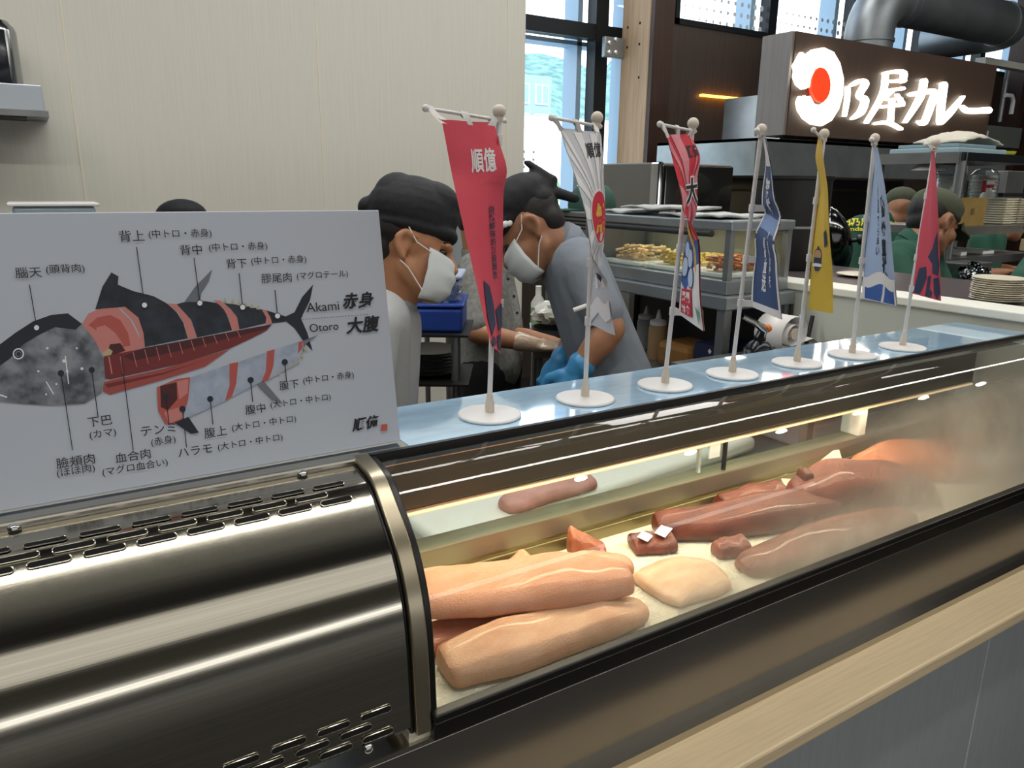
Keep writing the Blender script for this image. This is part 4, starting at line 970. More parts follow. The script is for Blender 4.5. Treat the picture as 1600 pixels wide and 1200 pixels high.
for col_, px in enumerate((1568, 1590)):
    xx = X_(px, RY+.1)
    d0 = dish((xx, RY+.11, z2), ('square white dish in the stack nearer the carton', 'square white dish in the stack at the picture edge')[col_], ('stacked dishes nearer the carton', 'stacked dishes at the picture edge')[col_])
    for k in range(1, 11): c = d0.copy(); COL.objects.link(c); c.location = (0, 0, k*.0112)
# bag of paper cups hanging at the post, roll of sleeves
cg = thing('cup_sleeve', 'tall plastic sleeve of stacked white cups left of the rack post', 'cups', (X_(1482, RY+.22), RY+.22, z2))
cx = X_(1482, RY+.22)
for k in range(24): pass
MB().lathe([(.055, 0)]+[(.056+(.004 if k % 2 else 0), .008+k*.0085) for k in range(26)]+[(.05, .232)], (cx, RY+.22, z2), 24).build('cups', mat('cup_white', '#c7c9c2', .6), cg)
MB().lathe([(.064, .0), (.066, .1), (.064, .235), (.045, .26), (.02, .268)], (cx, RY+.22, z2), 20).build('sleeve', M_film, cg)
cg2 = thing('cup_sleeve', 'second sleeve of stacked cups just right of the rack post', 'cups', (X_(1524, RY+.4), RY+.4, z2))
cx = X_(1535, RY+.285)
MB().lathe([(.055, 0)]+[(.058+(.004 if k % 2 else 0), .008+k*.0085) for k in range(26)]+[(.05, .232)], (cx, RY+.285, z2), 24).build('cups', mat('cup_grey', '#a9a69c', .6), cg2); MB().lathe([(.068, .0), (.070, .1), (.068, .235), (.045, .26), (.02, .268)], (cx, RY+.285, z2), 20).build('sleeve', M_film, cg2)
bxx('steel_cabinet', X_(1566, RY+.28), X_(1566, RY+.28)+.2, RY+.27, RY+.38, z2, z2+.26, M_ssd, 'dull steel cabinet at the back of the middle shelf', 'cabinet')
bxx('knife_holder', X_(1562), X_(1600), RY+.06, RY+.09, z2+.128, z2+.148, M_blackp, 'black tray laid over the two dish stacks', 'tray')
# third shelf: small cartons, steel pieces and metal cups in front
for k, (px, w, h, lab) in enumerate(((1500, .05, .02, 'small bright metal lid on the low shelf beside the rack post'), (1535, .10, .018, 'flat white tray at the right of the low shelf'))):
    x = X_(px); bxx('tray', x, x+w, RY+.03, RY+.18, z3, z3+h, M_wplas, lab, 'tray')
wb_ = bxx('wooden_box', X_(1562), X_(1562)+.5, RY-.25, RY-.05, ZC, zs[1]-.06, M_ledge, 'pale plywood box standing behind the plate stack', 'box', bevel=.003)
for k, (px, py) in enumerate(((1503, 428), (1518, 422), (1531, 430), (1508, 440))):
    q = D(px, py, 2.9)
    tag(MB().lathe([(.018, -.018), (.026, -.01), (.030, .012), (.031, .02), (.028, .018), (.022, -.006), (.001, -.010)], q, 20, (-.4, -.8, .4)).build('steel_cup', M_ssm), 'shiny steel cup in the cluster above the blue glove', 'cup', 'steel cups above the blue glove')
bxx('steel_bin', D(1494,450,3.12).x+.10, D(1494,450,3.12).x+.30, D(1494,450,3.12).y+.02, D(1494,450,3.12).y+.14, 0, D(1500,415,3.1).z, M_ssd, 'dull steel bin behind the cluster of steel cups', 'bin')
q = D(1417, 350, 4.62)
pp_ = thing('cooking_pot', 'grey steel pot in front of the worker in the olive cap', 'pot', q)
MB().lathe([(.06, -.085), (.08, -.075), (.094, 0), (.096, .04), (.092, .04), (.080, -.055), (.001, -.06)], q, 28).build('bowl', M_ssd, pp_); MB().tube([q+RT*-.09-V(0,0,.06), q+RT*.10-V(0,0,.06)], .006, 8).build('handle', M_ssm, pp_)
q = D(1452, 262, 3.45)
tag(MB().lathe([(.02, .02), (.05, .012), (.075, -.008), (.078, -.012), (.05, 0), (.001, .012)], q, 20).build('hanging_dish', M_wplas), 'white scalloped dish hung below the rack top behind the red flag', 'dish')

# ------------------------------------------------------------------ sushi kitchen, right side
# grey cabinet with chrome corner
fr = thing('refrigerator', 'tall grey steel cabinet with a chrome corner behind the food showcase', 'refrigerator', (2.3, 2.5, 0))
MB().box((2.11, 2.30, 0), (2.505, 2.72, 1.61)).build('body', mat('cabinet_grey', '#7a7a76', .4, .3), fr, smooth=False, bevel=.006)
MB().box((2.095, 2.29, 0), (2.12, 2.345, 1.612)).build('corner_strip', M_ssm, fr, smooth=False, bevel=.008)
MB().box((2.125, 2.285, .1), (2.50, 2.30, 1.60)).build('door', mat('black_glass_door', '#1c1c1a', .1, coat=1), fr, smooth=False, bevel=.004)
tbx = thing('shelf_table', 'stainless table with an upper shelf along the white partition', 'table', (1.70, 1.8, 0))
MB().box((1.555, 1.41, .95), (1.838, 2.10, .98)).build('table_top', M_ssd, tbx, smooth=False); MB().box((1.555, 1.41, 1.195), (1.838, 2.32, 1.233)).build('upper_shelf', M_ssk, tbx, smooth=False, bevel=.004)
MB().box((1.825, 1.41, .98), (1.836, 2.10, 1.195)).build('back_panel', M_dark, tbx, smooth=False)
for (x, y) in ((1.575, 1.43), (1.82, 1.43), (1.575, 2.08), (1.82, 2.08)): MB().box((x-.014, y-.014, 0), (x+.014, y+.014, 1.195)).build('leg', M_ssd, tbx, smooth=False)
sh = thing('food_showcase', 'glass fronted steel showcase of food trays on the upper shelf', 'showcase', (1.7, 1.85, 1.2335))
MB().box((1.58, 1.435, 1.2335), (1.832, 2.03, 1.272)).build('base', M_ssk, sh, smooth=False, bevel=.003)
MB().box((1.575, 1.43, 1.405), (1.834, 2.03, 1.432)).build('top', M_ssk, sh, smooth=False, bevel=.004)
for (x, y) in ((1.59, 1.445), (1.822, 1.445), (1.59, 2.02), (1.822, 2.02)): MB().box((x-.009, y-.009, 1.272), (x+.009, y+.009, 1.405)).build('frame_post', M_ssd, sh, smooth=False)
MB().box((1.824, 1.455, 1.272), (1.830, 2.015, 1.405)).build('back_panel', mat('showcase_back', '#8a8a78', .5), sh, smooth=False)
MB().box((1.583, 1.455, 1.272), (1.587, 1.76, 1.405)).box((1.592, 1.74, 1.272), (1.596, 2.015, 1.405)).build('front_glass', M_glass, sh, smooth=False); MB().box((1.60, 1.438, 1.272), (1.81, 1.442, 1.405)).build('end_glass', M_glass, sh, smooth=False)
MB().tube([(1.578, 1.50, 1.395), (1.578, 2.0, 1.395)], .009, 10).build('handle_rail', M_dark, sh)
cbx = MB().box((1.585, 2.035, 1.2335), (1.832, 2.31, 1.432)).build('compressor_box', mat('vent_grey', '#77797a', .4, .5), sh, smooth=False, bevel=.004)
vs = MB()
for k in range(4): vs.box((1.583, 2.08, 1.375+k*.012), (1.586, 2.20, 1.380+k*.012))
vs.build('vent', M_hole, cbx, smooth=False)
def tray_food(y0, y1, m, label, fcol, fl, seed, kind):
    t = bxx('food_tray', 1.612, 1.80, y0, y1, 1.2725, 1.286, M_wplas, label, 'tray')
    rng = random.Random(seed); mb = MB()
    for k in range(90):
        c = V(rng.uniform(1.635, 1.775), rng.uniform(y0+.025, y1-.025), 1.292+rng.uniform(0, .035)); a = rng.uniform(0, pi); d = V(cos(a), sin(a), rng.uniform(-.2, .2))*rng.uniform(.012, .022)
        mb.tube([c-d, c+d], .0045, 6)
    o = mb.build('shredded_food', mat(fcol[0], fcol[1], .6), ang=60); tag(o, fl, 'food', kind='stuff')
tray_food(1.62, 1.81, None, 'white tray of yellow strips in the middle of the showcase', ('egg_yellow', '#e2c96e'), 'yellow shredded strips heaped in the middle showcase tray', 1, '')
tray_food(1.83, 2.01, None, 'white tray of pale food at the far end of the showcase', ('pale_tan_food', '#d8b98a'), 'pale tan slices heaped in the far showcase tray', 2, '')
tray_food(1.47, 1.60, None, 'white tray of orange food at the near end of the showcase', ('orange_food', '#c9814f'), 'orange-brown pieces heaped in the near showcase tray', 3, '')
for k, (y0, y1, z, lab) in enumerate(((1.50, 1.74, 1.4362, 'flat white packet on the showcase top, nearer the curry stall'), (1.68, 1.92, 1.4520, 'flat grey-white packet lapped over another on the showcase top'), (1.88, 2.03, 1.4362, 'flat white packet on the showcase top next to the green cap'))):
    rows = [[V(1.60+.2*i/6, y0+(y1-y0)*j/10, z+.004+.004*sin(i*1.3+j*.9+k)) for i in range(7)] for j in range(11)]
    tag(MB().grid(rows).build('packet', mat('packet_white', '#b9bbb8', .35), solid=.006), lab, 'packet')
cq = V(1.71, 2.21, 1.4325)
gc = thing('baseball_cap', 'green baseball cap resting on the showcase end by the window', 'cap', cq)
MB().lathe([(.085, 0), (.087, .02), (.080, .055), (.055, .085), (.02, .098), (.001, .1)], cq, 28).build('crown', mat('cap_green', '#2c5145', .8), gc); MB().prism([cq+V(-.08*1.0, .05, .002), cq+V(-.13, .035, -.0), cq+V(-.155, 0, 0), cq+V(-.13, -.035, 0), cq+V(-.08, -.05, .002)], (0, 0, .005)).build('brim', mat('cap_green', '#2c5145', .8), gc)
MB().lathe([(.014, 0), (.012, .003)], cq+V(-.055, -.06, .04), 10, (-.6, -.75, .2)).build('emblem', M_wplas, gc)
# bottles and box on the lower table
def squeeze(px, topy, x, label, m1):
    t0 = PX(px, topy, x); zb = .9805; h = t0.z-zb; c = (x, t0.y, zb)
    t = thing('squeeze_bottle', label, 'bottle', c)
    MB().lathe([(.028, 0), (.030, .005), (.030, h*.62), (.026, h*.70)], c, 20).build('body', m1, t); MB().lathe([(.027, h*.70), (.027, h*.78), (.010, h*.82), (.007, h*.9), (.003, h)], c, 16).build('nozzle', M_wplas, t)
squeeze(1030, 484, 1.66, 'squeeze bottle of tan sauce in front of a clear one', mat('tan_sauce', '#a98a62', .4))
squeeze(1011, 478, 1.74, 'clear grey squeeze bottle behind the tan sauce bottle', mat('milky_plastic', '#9a9c98', .4))
q = PX(1115, 535, 1.66); nb = thing('carton', 'dark navy carton with a small white emblem under the upper shelf', 'box', (1.68, q.y, .9805))
MB().box((1.62, q.y-.05, .9805), (1.78, q.y+.035, q.z)).build('box', mat('navy_card', '#1a2245', .6), nb, smooth=False)
e = PX(1109, 549, 1.619); MB().prism([e+V(0, 0, .008), e+V(0, -.007, 0), e+V(0, 0, -.008), e+V(0, .007, 0)], (-.001, 0, 0)).build('emblem', M_wplas, nb, smooth=False)
bxx('wrapped_food', 1.60, 1.74, 1.58, 1.72, .9805, 1.06, mat('amber_food', '#8a6232', .4), 'amber coloured wrapped food under the upper shelf', 'food', bevel=.02)
# side shelf with torch, can, paper roll and tray next to the partition
ss = thing('side_shelf', 'narrow steel shelf beside the white partition, behind the flags', 'shelf', (1.66, 1.15, 1.07))
MB().box((1.36, .97, 1.06), (1.838, 1.40, 1.08)).build('shelf_plate', M_ssk, ss, smooth=False)
for y in (1.0, 1.37): MB().box((1.38, y-.01, .935), (1.40, y+.01, 1.06)).build('leg', M_ssd, ss, smooth=False)
tp = [PZ(1275, 543, 1.105), PZ(1408, 533, 1.105)]
mt = thing('metal_tray', 'shallow grey steel tray on the side shelf by the partition', 'tray', (1.70, 1.1, 1.0805))
MB().box((1.55, .98, 1.0805), (1.83, 1.262, 1.086)).build('bottom', M_ssd, mt, smooth=False); MB().box((1.55, .98, 1.086), (1.56, 1.262, 1.118)).box((1.82, .98, 1.086), (1.83, 1.262, 1.118)).box((1.56, 1.252, 1.086), (1.82, 1.262, 1.118)).box((1.56, .98, 1.086), (1.82, .99, 1.118)).build('rim', M_ssd, mt, smooth=False)
q = PZ(1186, 560, 1.0805); q = V(1.44, 1.18, 1.0805)
q = PY(1186, 540, 1.18); cz = q.z
tc_ = thing('gas_torch', 'silver gas canister torch with an orange knob behind the navy flag', 'torch', (q.x, 1.18, 1.0805))
MB().lathe([(.033, 0), (.034, .005), (.034, .070), (.022, .085), (.014, .09), (.014, .10)], (q.x, 1.18, 1.0805), 24).build('canister', mat('dark_can', '#33363a', .25, .8), tc_); MB().lathe([(.0345, .055), (.036, .060), (.0345, .07)], (q.x, 1.18, 1.0805), 24).build('band', M_ssm, tc_)
k = PY(1198, 513, 1.16); e2 = PY(1160, 494, 1.14)
MB().sphere(k, (.012, .012, .010), 14, 10).build('knob', mat('orange_knob', '#d97a35', .5), tc_); MB().tube([(q.x, 1.18, 1.175), k+V(-.01, 0, 0), e2.lerp(k, .45), e2], [.012, .011, .006, .005], 12).build('nozzle', M_ssm, tc_)
q = PY(1222, 518, 1.32)
pr_ = thing('paper_roll', 'white paper roll with a curled loose end on the side shelf', 'paper roll', q)
rows = []
for j in range(2): rows.append([q+V((.02+.0012*i)*cos(i*.35)*1.1, -.045+.09*j, (.02+.0012*i)*sin(i*.35)) for i in range(30)]+[q+V(.075+.01*i, -.045+.09*j, -.018-.006*i) for i in range(4)])
MB().grid(rows).build('paper', M_wplas, pr_, solid=.001); MB().cyl(q+V(0, -.044, 0), q+V(0, .044, 0), .016, 16).build('core', M_wplas2, pr_)
MB().box((q.x-.04, q.y-.04, 1.0805), (q.x+.05, q.y+.04, q.z-.045)).build('holder', M_ssd, pr_, smooth=False)
q = PY(1208, 503, 1.385)
tag(MB().box((q.x-.03, 1.375, 1.0805), (q.x+.035, 1.397, q.z+.02)).build('snack_bag', mat('bag_blue', '#2a5fae', .3), bevel=.01), 'bright blue packet behind the paper roll', 'packet')
q = PY(1262, 500, 1.33)
tg = thing('tongs', 'black handled tongs standing at the partition behind the yellow flag', 'tongs', (q.x, 1.3, 1.0805))
MB().tube([(q.x-.03, 1.32, 1.0805), (q.x-.035, 1.33, q.z+.02)], .004, 8).build('arm', M_ssm, tg); MB().tube([(q.x-.01, 1.32, 1.0805), (q.x+.02, 1.33, q.z+.01)], .006, 8).build('grip', M_blackp, tg)
q = PZ(1165, 545, 1.13)
tag(MB().box((q.x-.06, 1.0, 1.0805), (q.x+.05, 1.09, 1.128)).build('tissue_box', M_wplas2, bevel=.006), 'low cream box at the near corner of the side shelf', 'box')

bxx('storage_tray', 1.44, 1.78, 1.02, 1.20, .9355, 1.0, mat('pale_lilac_tray', '#b4b8c6', .35), 'pale lilac-grey storage tray on the worktable under the side shelf', 'tray', bevel=.008)
# ------------------------------------------------------------------ sushi kitchen, middle and left
TZ = D(880, 548, 3.0).z
t2 = thing('prep_table', 'steel prep table with bowls between the two workers', 'table', (1.75, 2.6, 0))
a = D(820, 540, 2.45); 
FH = V(fwd.x, fwd.y, 0).normalized(); RH = V(FH.y, -FH.x, 0)
TC = D(866, 545, 3.0); TC.z = 0
def TP(r, f_, z=None): q = TC+RH*r+FH*f_; return V(q.x, q.y, TZ+.0005 if z is None else z)
MT = Matrix((RH, FH, V(0,0,1))).transposed().to_4x4(); MT.translation = TC
MB().box((-.085, 0, TZ-.03), (.16, .62, TZ), MT).build('table_top', M_ssd, t2, smooth=False)
for (r_x, f_y) in ((-.06, .03), (.13, .03), (-.06, .59), (.13, .59)): MB().cyl(TP(r_x, f_y, 0), TP(r_x, f_y, TZ-.03), .016, 10).build('leg', M_ssd, t2)
def onT(px, d): r = D(px, 520, d); return V(r.x, r.y, TZ+.0005)
q = TP(.01, .20)
bw = tag(MB().lathe([(.045, 0), (.075, .012), (.095, .05), (.097, .06), (.090, .058), (.07, .018), (.001, .01)], q, 32).build('bowl', mat('dark_bowl', '#3a3d3f', .3)), 'wide dark bowl on the prep table between the two workers', 'bowl')
rng = random.Random(4); mbg = MB(); rows = []
for j in range(10):
    ph = pi*j/9
    rows.append([q+V(.0, .02, .115)+V((.085+.02*sin(5*k+j*2.1))*sin(ph)*cos(2*pi*k/18), (.075+.02*cos(4*k+j))*sin(ph)*sin(2*pi*k/18), .052*cos(ph)) for k in range(18)])
tag(MB().grid(rows, True).build('plastic_bag', mat('crumpled_clear_bag', '#cfd0c4', .25, coat=.6, bump=.5, bscale=60), ang=30), 'crumpled clear plastic bag in the wide dark bowl', 'bag')
q = TP(.09, .06)
tag(MB().lathe([(.024, 0), (.034, .075), (.036, .078), (.032, .076), (.022, .004)], q, 22).build('cup', mat('orange_cup', '#b9774a', .5)), 'orange-brown cup beside the gloved hand', 'cup')
q = TP(-.05, .5); hB = .19
bo = thing('bottle', 'white bottle with a green label at the back of the prep table', 'bottle', q)
MB().lathe([(.032, 0), (.034, .01), (.034, hB*.6), (.014, hB*.78), (.014, hB)], q, 20).build('body', M_wplas, bo); MB().lathe([(.0345, hB*.12), (.0345, hB*.5)], q, 20).build('label_band', mat('label_green', '#9fc48c', .6), bo)
q = PY(846, 470, 2.9)
q = TP(.0, .55); tag(MB().box((q.x-.012, q.y-.012, TZ+.0005), (q.x+.012, q.y+.012, TZ+.34)).build('steel_upright', M_ssd, smooth=False), 'narrow steel upright behind the bent worker', 'upright')
q = TP(.095, .50); bxx('black_machine', q.x-.05, q.x+.05, q.y-.06, q.y+.06, TZ+.0005, TZ+.34, M_dark, 'black appliance on the prep table behind the bent worker', 'appliance')
# blue crates on a black rack behind the left worker
bA = D(634, 522, 2.42); bB = D(724, 518, 2.55)
rr = Matrix.Rotation(-YAW+.12, 4, 'Z')
def obox(name, px0, px1, py0, py1, d, dep, m, parent=None, bevel=.008):
    a = D(px0, py0, d); b = D(px1, py1, d); c = V((a.x+b.x)/2, (a.y+b.y)/2, 0); w = (V(b.x, b.y, 0)-V(a.x, a.y, 0)).length/2
    M_ = Matrix.Translation(c) @ Matrix.Rotation(-YAW, 4, 'Z')
    return MB().box((-w, 0, min(a.z, b.z)), (w, dep, max(a.z, b.z)), M_).build(name, m, parent, smooth=False, bevel=bevel)
cr1 = thing('storage_crate', 'deep blue plastic crate, the lower one behind the masked worker on the left', 'crate', D(680, 522, 2.6))
obox('tub', 634, 722, 482, 520.5, 2.25, .22, mat('crate_blue', '#1f46a0', .4), cr1); obox('rim', 631, 725, 475, 482, 2.24, .24, mat('crate_blue', '#1f46a0', .4), cr1)
cr2 = thing('storage_crate', 'blue-grey crate wrapped in clear film on top of the deep blue one', 'crate', D(680, 472, 2.6))
obox('tub', 640, 716, 438, 474, 2.27, .19, mat('crate_slate', '#55688f', .35, coat=.5), cr2); obox('lid', 636, 722, 430, 438, 2.26, .21, mat('lid_pale', '#a9b4cf', .4), cr2); 
fm = MB(); rows = []
for j in range(7): rows.append([D(638+84*i/12, 441+33*j/6, 2.255-.012*abs(sin(i*1.3+j*.8))) for i in range(13)])
fm.grid(rows).build('film_wrap', M_film, cr2)
bk = thing('low_rack', 'black low rack holding the blue crates', 'rack', D(680, 600, 2.6))
obox('shelf', 624, 732, 523, 528, 2.22, .27, M_blackp, bk, 0)
obox('lower_shelf', 624, 732, 600, 605, 2.22, .27, M_blackp, bk, 0); 
za = D(680, 528, 2.22).z
for px in (628, 712):
    c = D(px, 528, 2.24); MB().cyl((c.x, c.y, 0), (c.x, c.y, za), .014, 10).build('leg', M_ssd, bk)
    c = D(px, 528, 2.46); MB().cyl((c.x, c.y, 0), (c.x, c.y, za), .014, 10).build('leg', M_ssd, bk)
zb_ = D(680, 600, 2.22).z+.001; c = D(672, 598, 2.36)
dk0 = tag(MB().lathe([(.05, 0), (.09, .01), (.095, .014), (.06, .006), (.001, .005)], (c.x, c.y, zb_), 28).build('plate', mat('charcoal_plate', '#26282b', .35)), 'charcoal plate in the dark stack on the low rack', 'plate', 'charcoal plates on the low rack')
for k in range(1, 7): cc = dk0.copy(); COL.objects.link(cc); cc.location = (0, 0, k*.0105)
# back worktable with a tall tub, a clear container
bt_ = thing('back_table', 'steel worktable along the beige wall', 'table', (.6, 3.2, 0))
MB().box((-.7, 2.85, 1.17), (.205, 3.4, 1.20)).build('table_top', M_ssd, bt_, smooth=False)
for (x, y) in ((-.66, 2.9), (.17, 2.9), (-.66, 3.36), (.17, 3.36)): MB().cyl((x, y, 0), (x, y, 1.17), .018, 10).build('leg', M_ssd, bt_)
tb_ = thing('plastic_container', 'clear bluish storage container behind the tuna chart, left of the black cap', 'container', (.07, 3.1, 1.2005))
MB().box((-.05, 3.0, 1.2005), (.19, 3.2, 1.432)).build('tub', mat('bluish_plastic', '#a9bcc8', .25, coat=.4), tb_, smooth=False, bevel=.01); MB().box((-.063, 2.99, 1.432), (.203, 3.21, 1.443)).build('lid', M_wplas, tb_, smooth=False, bevel=.003)
q = D(716, 420, 3.75)
zt = D(716, 331, 3.75).z
tl = thing('tall_tub', 'tall pale grey tub behind the red flag', 'tub', (q.x, q.y, TZ))
MB().lathe([(.085, .0), (.095, (zt-.95)*.7), (.105, zt-.95-.02), (.108, zt-.95)], (q.x, q.y, .95), 28).build('tub', mat('pale_grey_tub', '#a7afb4', .4), tl); MB().lathe([(.11, zt-.95-.012), (.113, zt-.95-.008), (.113, zt-.95+.004), (.1, zt-.95+.008)], (q.x, q.y, .95), 28).build('rim', M_wplas, tl)
st = thing('steel_stand', 'steel stand under the tall pale grey tub', 'stand', (q.x, q.y, 0)); MB().box((q.x-.14, q.y-.14, .92), (q.x+.14, q.y+.14, .9495)).build('top', M_ssd, st, smooth=False)
for sx in (-.12, .12):
    for sy in (-.12, .12): MB().cyl((q.x+sx, q.y+sy, 0), (q.x+sx, q.y+sy, .92), .014, 8).build('leg', M_ssd, st)
# wall unit and tin at the top left
wu = thing('wall_unit', 'pale steel unit mounted on the beige wall with a dark underside', 'wall unit', (-.2, 4.35, 1.72))
MB().box((-.6, 4.18, 1.815), (.112, 4.499, 1.925)).build('body', mat('unit_steel', '#b4bcc4', .35, .6), wu, smooth=False, bevel=.004)
MB().box((-.6, 4.16, 1.79), (.125, 4.499, 1.815)).build('bottom_frame', M_ssd, wu, smooth=False); MB().box((-.58, 4.22, 1.786), (.04, 4.46, 1.7895)).build('burner_slot', M_dark, wu, smooth=False)
c = (-.045, 4.32, 1.9255)
tn = thing('tin_can', 'large tin with a dark stripe standing on the wall unit', 'can', c)
MB().lathe([(.088, 0), (.092, .004), (.092, .225), (.086, .245), (.070, .262), (.066, .270), (.060, .266)], c, 36).build('can', mat('tin_silver', '#a5a8aa', .2, 1), tn)
rows = [[V(c[0]+.0928*cos(t), c[1]+.0928*sin(t), z) for t in [radians(-100+k*4) for k in range(11)]] for z in (1.93, 2.15)]
MB().grid(rows).build('dark_label', mat('can_black', '#22252a', .3), tn, solid=.0006)
rows = [[V(c[0]+.0928*cos(t), c[1]+.0928*sin(t), z) for t in [radians(-118+k*4) for k in range(4)]] for z in (1.93, 2.15)]
MB().grid(rows).build('red_label', mat('can_red', '#8a4a3c', .3), tn, solid=.0006)
# ------------------------------------------------------------------ people
from mathutils.bvhtree import BVHTree
SK1 = mat('skin_warm', '#b5805c', .5, sub=.1, noise=.12, nscale=30); SK2 = mat('skin_tan', '#a8785a', .5, sub=.1, noise=.12, nscale=30)
M_hat = mat('black_cotton', '#131519', .75, bump=.7, bscale=16); M_hair = mat('black_hair', '#17130f', .6); M_mask = mat('mask_white', '#cfd6d6', .75, bump=.1, bscale=40); M_strap = mat('mask_strap', '#e3e3e0', .6)
M_sh1 = mat('pale_grey_shirt', '#a9acae', .8, bump=.6, bscale=14); M_sh2 = mat('blue_grey_shirt', '#7c848e', .85, bump=.8, bscale=12); M_sh3 = mat('mottled_grey_shirt', '#8a8b86', .85, noise=.3, nscale=60, bump=.3, bscale=22)
M_trou = mat('black_trousers', '#101114', .8, bump=.2, bscale=20); M_apr = mat('black_apron', '#0d0e11', .75, bump=.2, bscale=18); M_shoe = mat('black_shoe', '#0c0c0c', .5)
M_green = mat('bottle_green_shirt', '#20503f', .85, bump=.3, bscale=18); M_olive = mat('olive_cap', '#4c5240', .85, bump=.2, bscale=50); M_glb = mat('blue_glove', '#3f8fc4', .35, bump=.2, bscale=40); M_glt = mat('thin_clear_glove', '#bfa68c', .3, coat=.6, bump=.3, bscale=60); M_gld = mat('dark_blue_glove', '#23597c', .4, bump=.2, bscale=40)

HAIR = lambda H: [H.e(-.034,0,.045,(.083,.0800,.078)), H.e(-.058,0,-.005,(.044,.066,.050))]
class Head:
    def __init__(s, O, F, U=None, k=1.0):
        s.O = O; s.F = F.normalized(); U = U or UP
        s.U = (U - s.F*U.dot(s.F)).normalized(); s.L = s.U.cross(s.F); s.k = k
        s.M = Matrix((s.F, s.L, s.U)).transposed()
    def __call__(s, f, l, u): return s.O + (s.F*f + s.L*l + s.U*u)*s.k
    def e(s, f, l, u, r): return ('e', s(f, l, u), tuple(x*s.k for x in r), s.M)
    def c(s, a, ra, b, rb): return ('c', s(*a), ra*s.k, s(*b), rb*s.k)
    def skull(s):
        P = [s.e(-.008,0,.035,(.097,.077,.095)), s.e(.030,0,-.035,(.066,.062,.075)), s.e(.060,0,-.088,(.034,.038,.026)), s.c((.094,0,.008),.009,(.112,0,-.026),.0135), s.e(.086,0,.024,(.016,.05,.013)), s.e(.090,0,-.058,(.014,.025,.012)), s.e(.096,.010,-.032,(.012,.010,.009)), s.e(.096,-.010,-.032,(.012,.010,.009))]
        for q in (1, -1):
            P += [s.e(.064,q*.034,-.022,(.03,.03,.03)), s.c((.010,q*.079,.022),.0085,(-.008,q*.088,.030),.0085), s.c((-.008,q*.088,.030),.0085,(-.024,q*.092,.016),.0085), s.c((-.024,q*.092,.016),.0085,(-.022,q*.090,-.006),.0085), s.c((-.022,q*.090,-.006),.0085,(-.004,q*.082,-.030),.0095), s.e(-.010,q*.078,.0,(.018,.006,.026)), s.c((.008,q*.046,-.050),.028,(.05,q*.026,-.085),.024)]
        return P
    def face(s, root):
        for q in (1, -1):
            MB().sphere(s(.079, q*.031, .006), tuple(x*s.k for x in (.012,.013,.010)), 12, 8, s.M).build('eye', mat('eye_dark', '#241a15', .2), root)
            MB().tube([s(.088, q*.012, .028), s(.090, q*.030, .034), s(.080, q*.050, .028)], [.003*s.k, .0042*s.k, .002*s.k], 8).build('eyebrow', M_hair, root)
    def mask(s, root, straps=(1, -1)):
        rows = []
        for j in range(13):
            t = j/12; u = -.006-.104*t; bulge = sin(pi*min(1, t*.92+.10))**.6
            rows.append([s(.022+(.070+.028*bulge)*cos(a)**.75 + .0022*sin(t*pi*6)*cos(a), .079*sin(a)*(.80+.20*bulge), u + .018*(1-cos(a))*(1-1.2*t)) for a in [radians(-76+152*i/20) for i in range(21)]])
        m = MB().grid(rows).build('face_mask', M_mask, root, solid=.002)
        for q in straps:
            e = lambda t: s(.022+(.070+.028*sin(pi*min(1,t*.92+.10))**.6)*cos(radians(74))**.75, q*.0775*(.80+.20*sin(pi*min(1,t*.92+.10))**.6), -.006-.104*t+.018*(1-cos(radians(74)))*(1-1.2*t))
            MB().tube([e(.08), s(.020, q*.0805, .012), s(-.004, q*.090, .041)], .0016*s.k, 6).tube([e(.85), s(.012, q*.078, -.050), s(-.008, q*.088, -.038)], .0016*s.k, 6).build('ear_loop', M_strap, m)
def hand(w, d, n, curl=.5, k=1.0, thumb=1, infl=0):
    """palm, four fingers and a thumb; d: direction of the fingers, n: back of the hand"""
    d = d.normalized(); n = (n-d*n.dot(d)).normalized(); l = d.cross(n)
    M_ = Matrix((d, l, n)).transposed(); P = [('e', w+d*.042*k, (.050*k+infl, .041*k+infl, .015*k+infl), M_), ('c', w-d*.01, .024*k+infl, w+d*.03*k, .022*k+infl)]
    for i, (off, ln) in enumerate(((-.030, .068), (-.010, .078), (.011, .073), (.031, .056))):
        p = w+d*.080*k+l*off*k; a = .15+.1*i*curl; r = .0095*k
        for sgm, f in enumerate((.45, .32, .23)):
            a += curl*(.5 if sgm == 0 else .75); q = p+(d*cos(a)-n*sin(a)+l*off*1.2)*ln*f*k; P.append(('c', p, r+infl, q, r*.93+infl)); p = q; r *= .93
    p = w+d*.025*k-l*.034*k*thumb; q = p+(d*.6-l*.75*thumb-n*.3).normalized()*.036*k; P += [('c', p, .013*k+infl, q, .011*k+infl), ('c', q, .011*k+infl, q+(d*.9-l*.15*thumb-n*.45).normalized()*.030*k, .009*k+infl)]
    return P
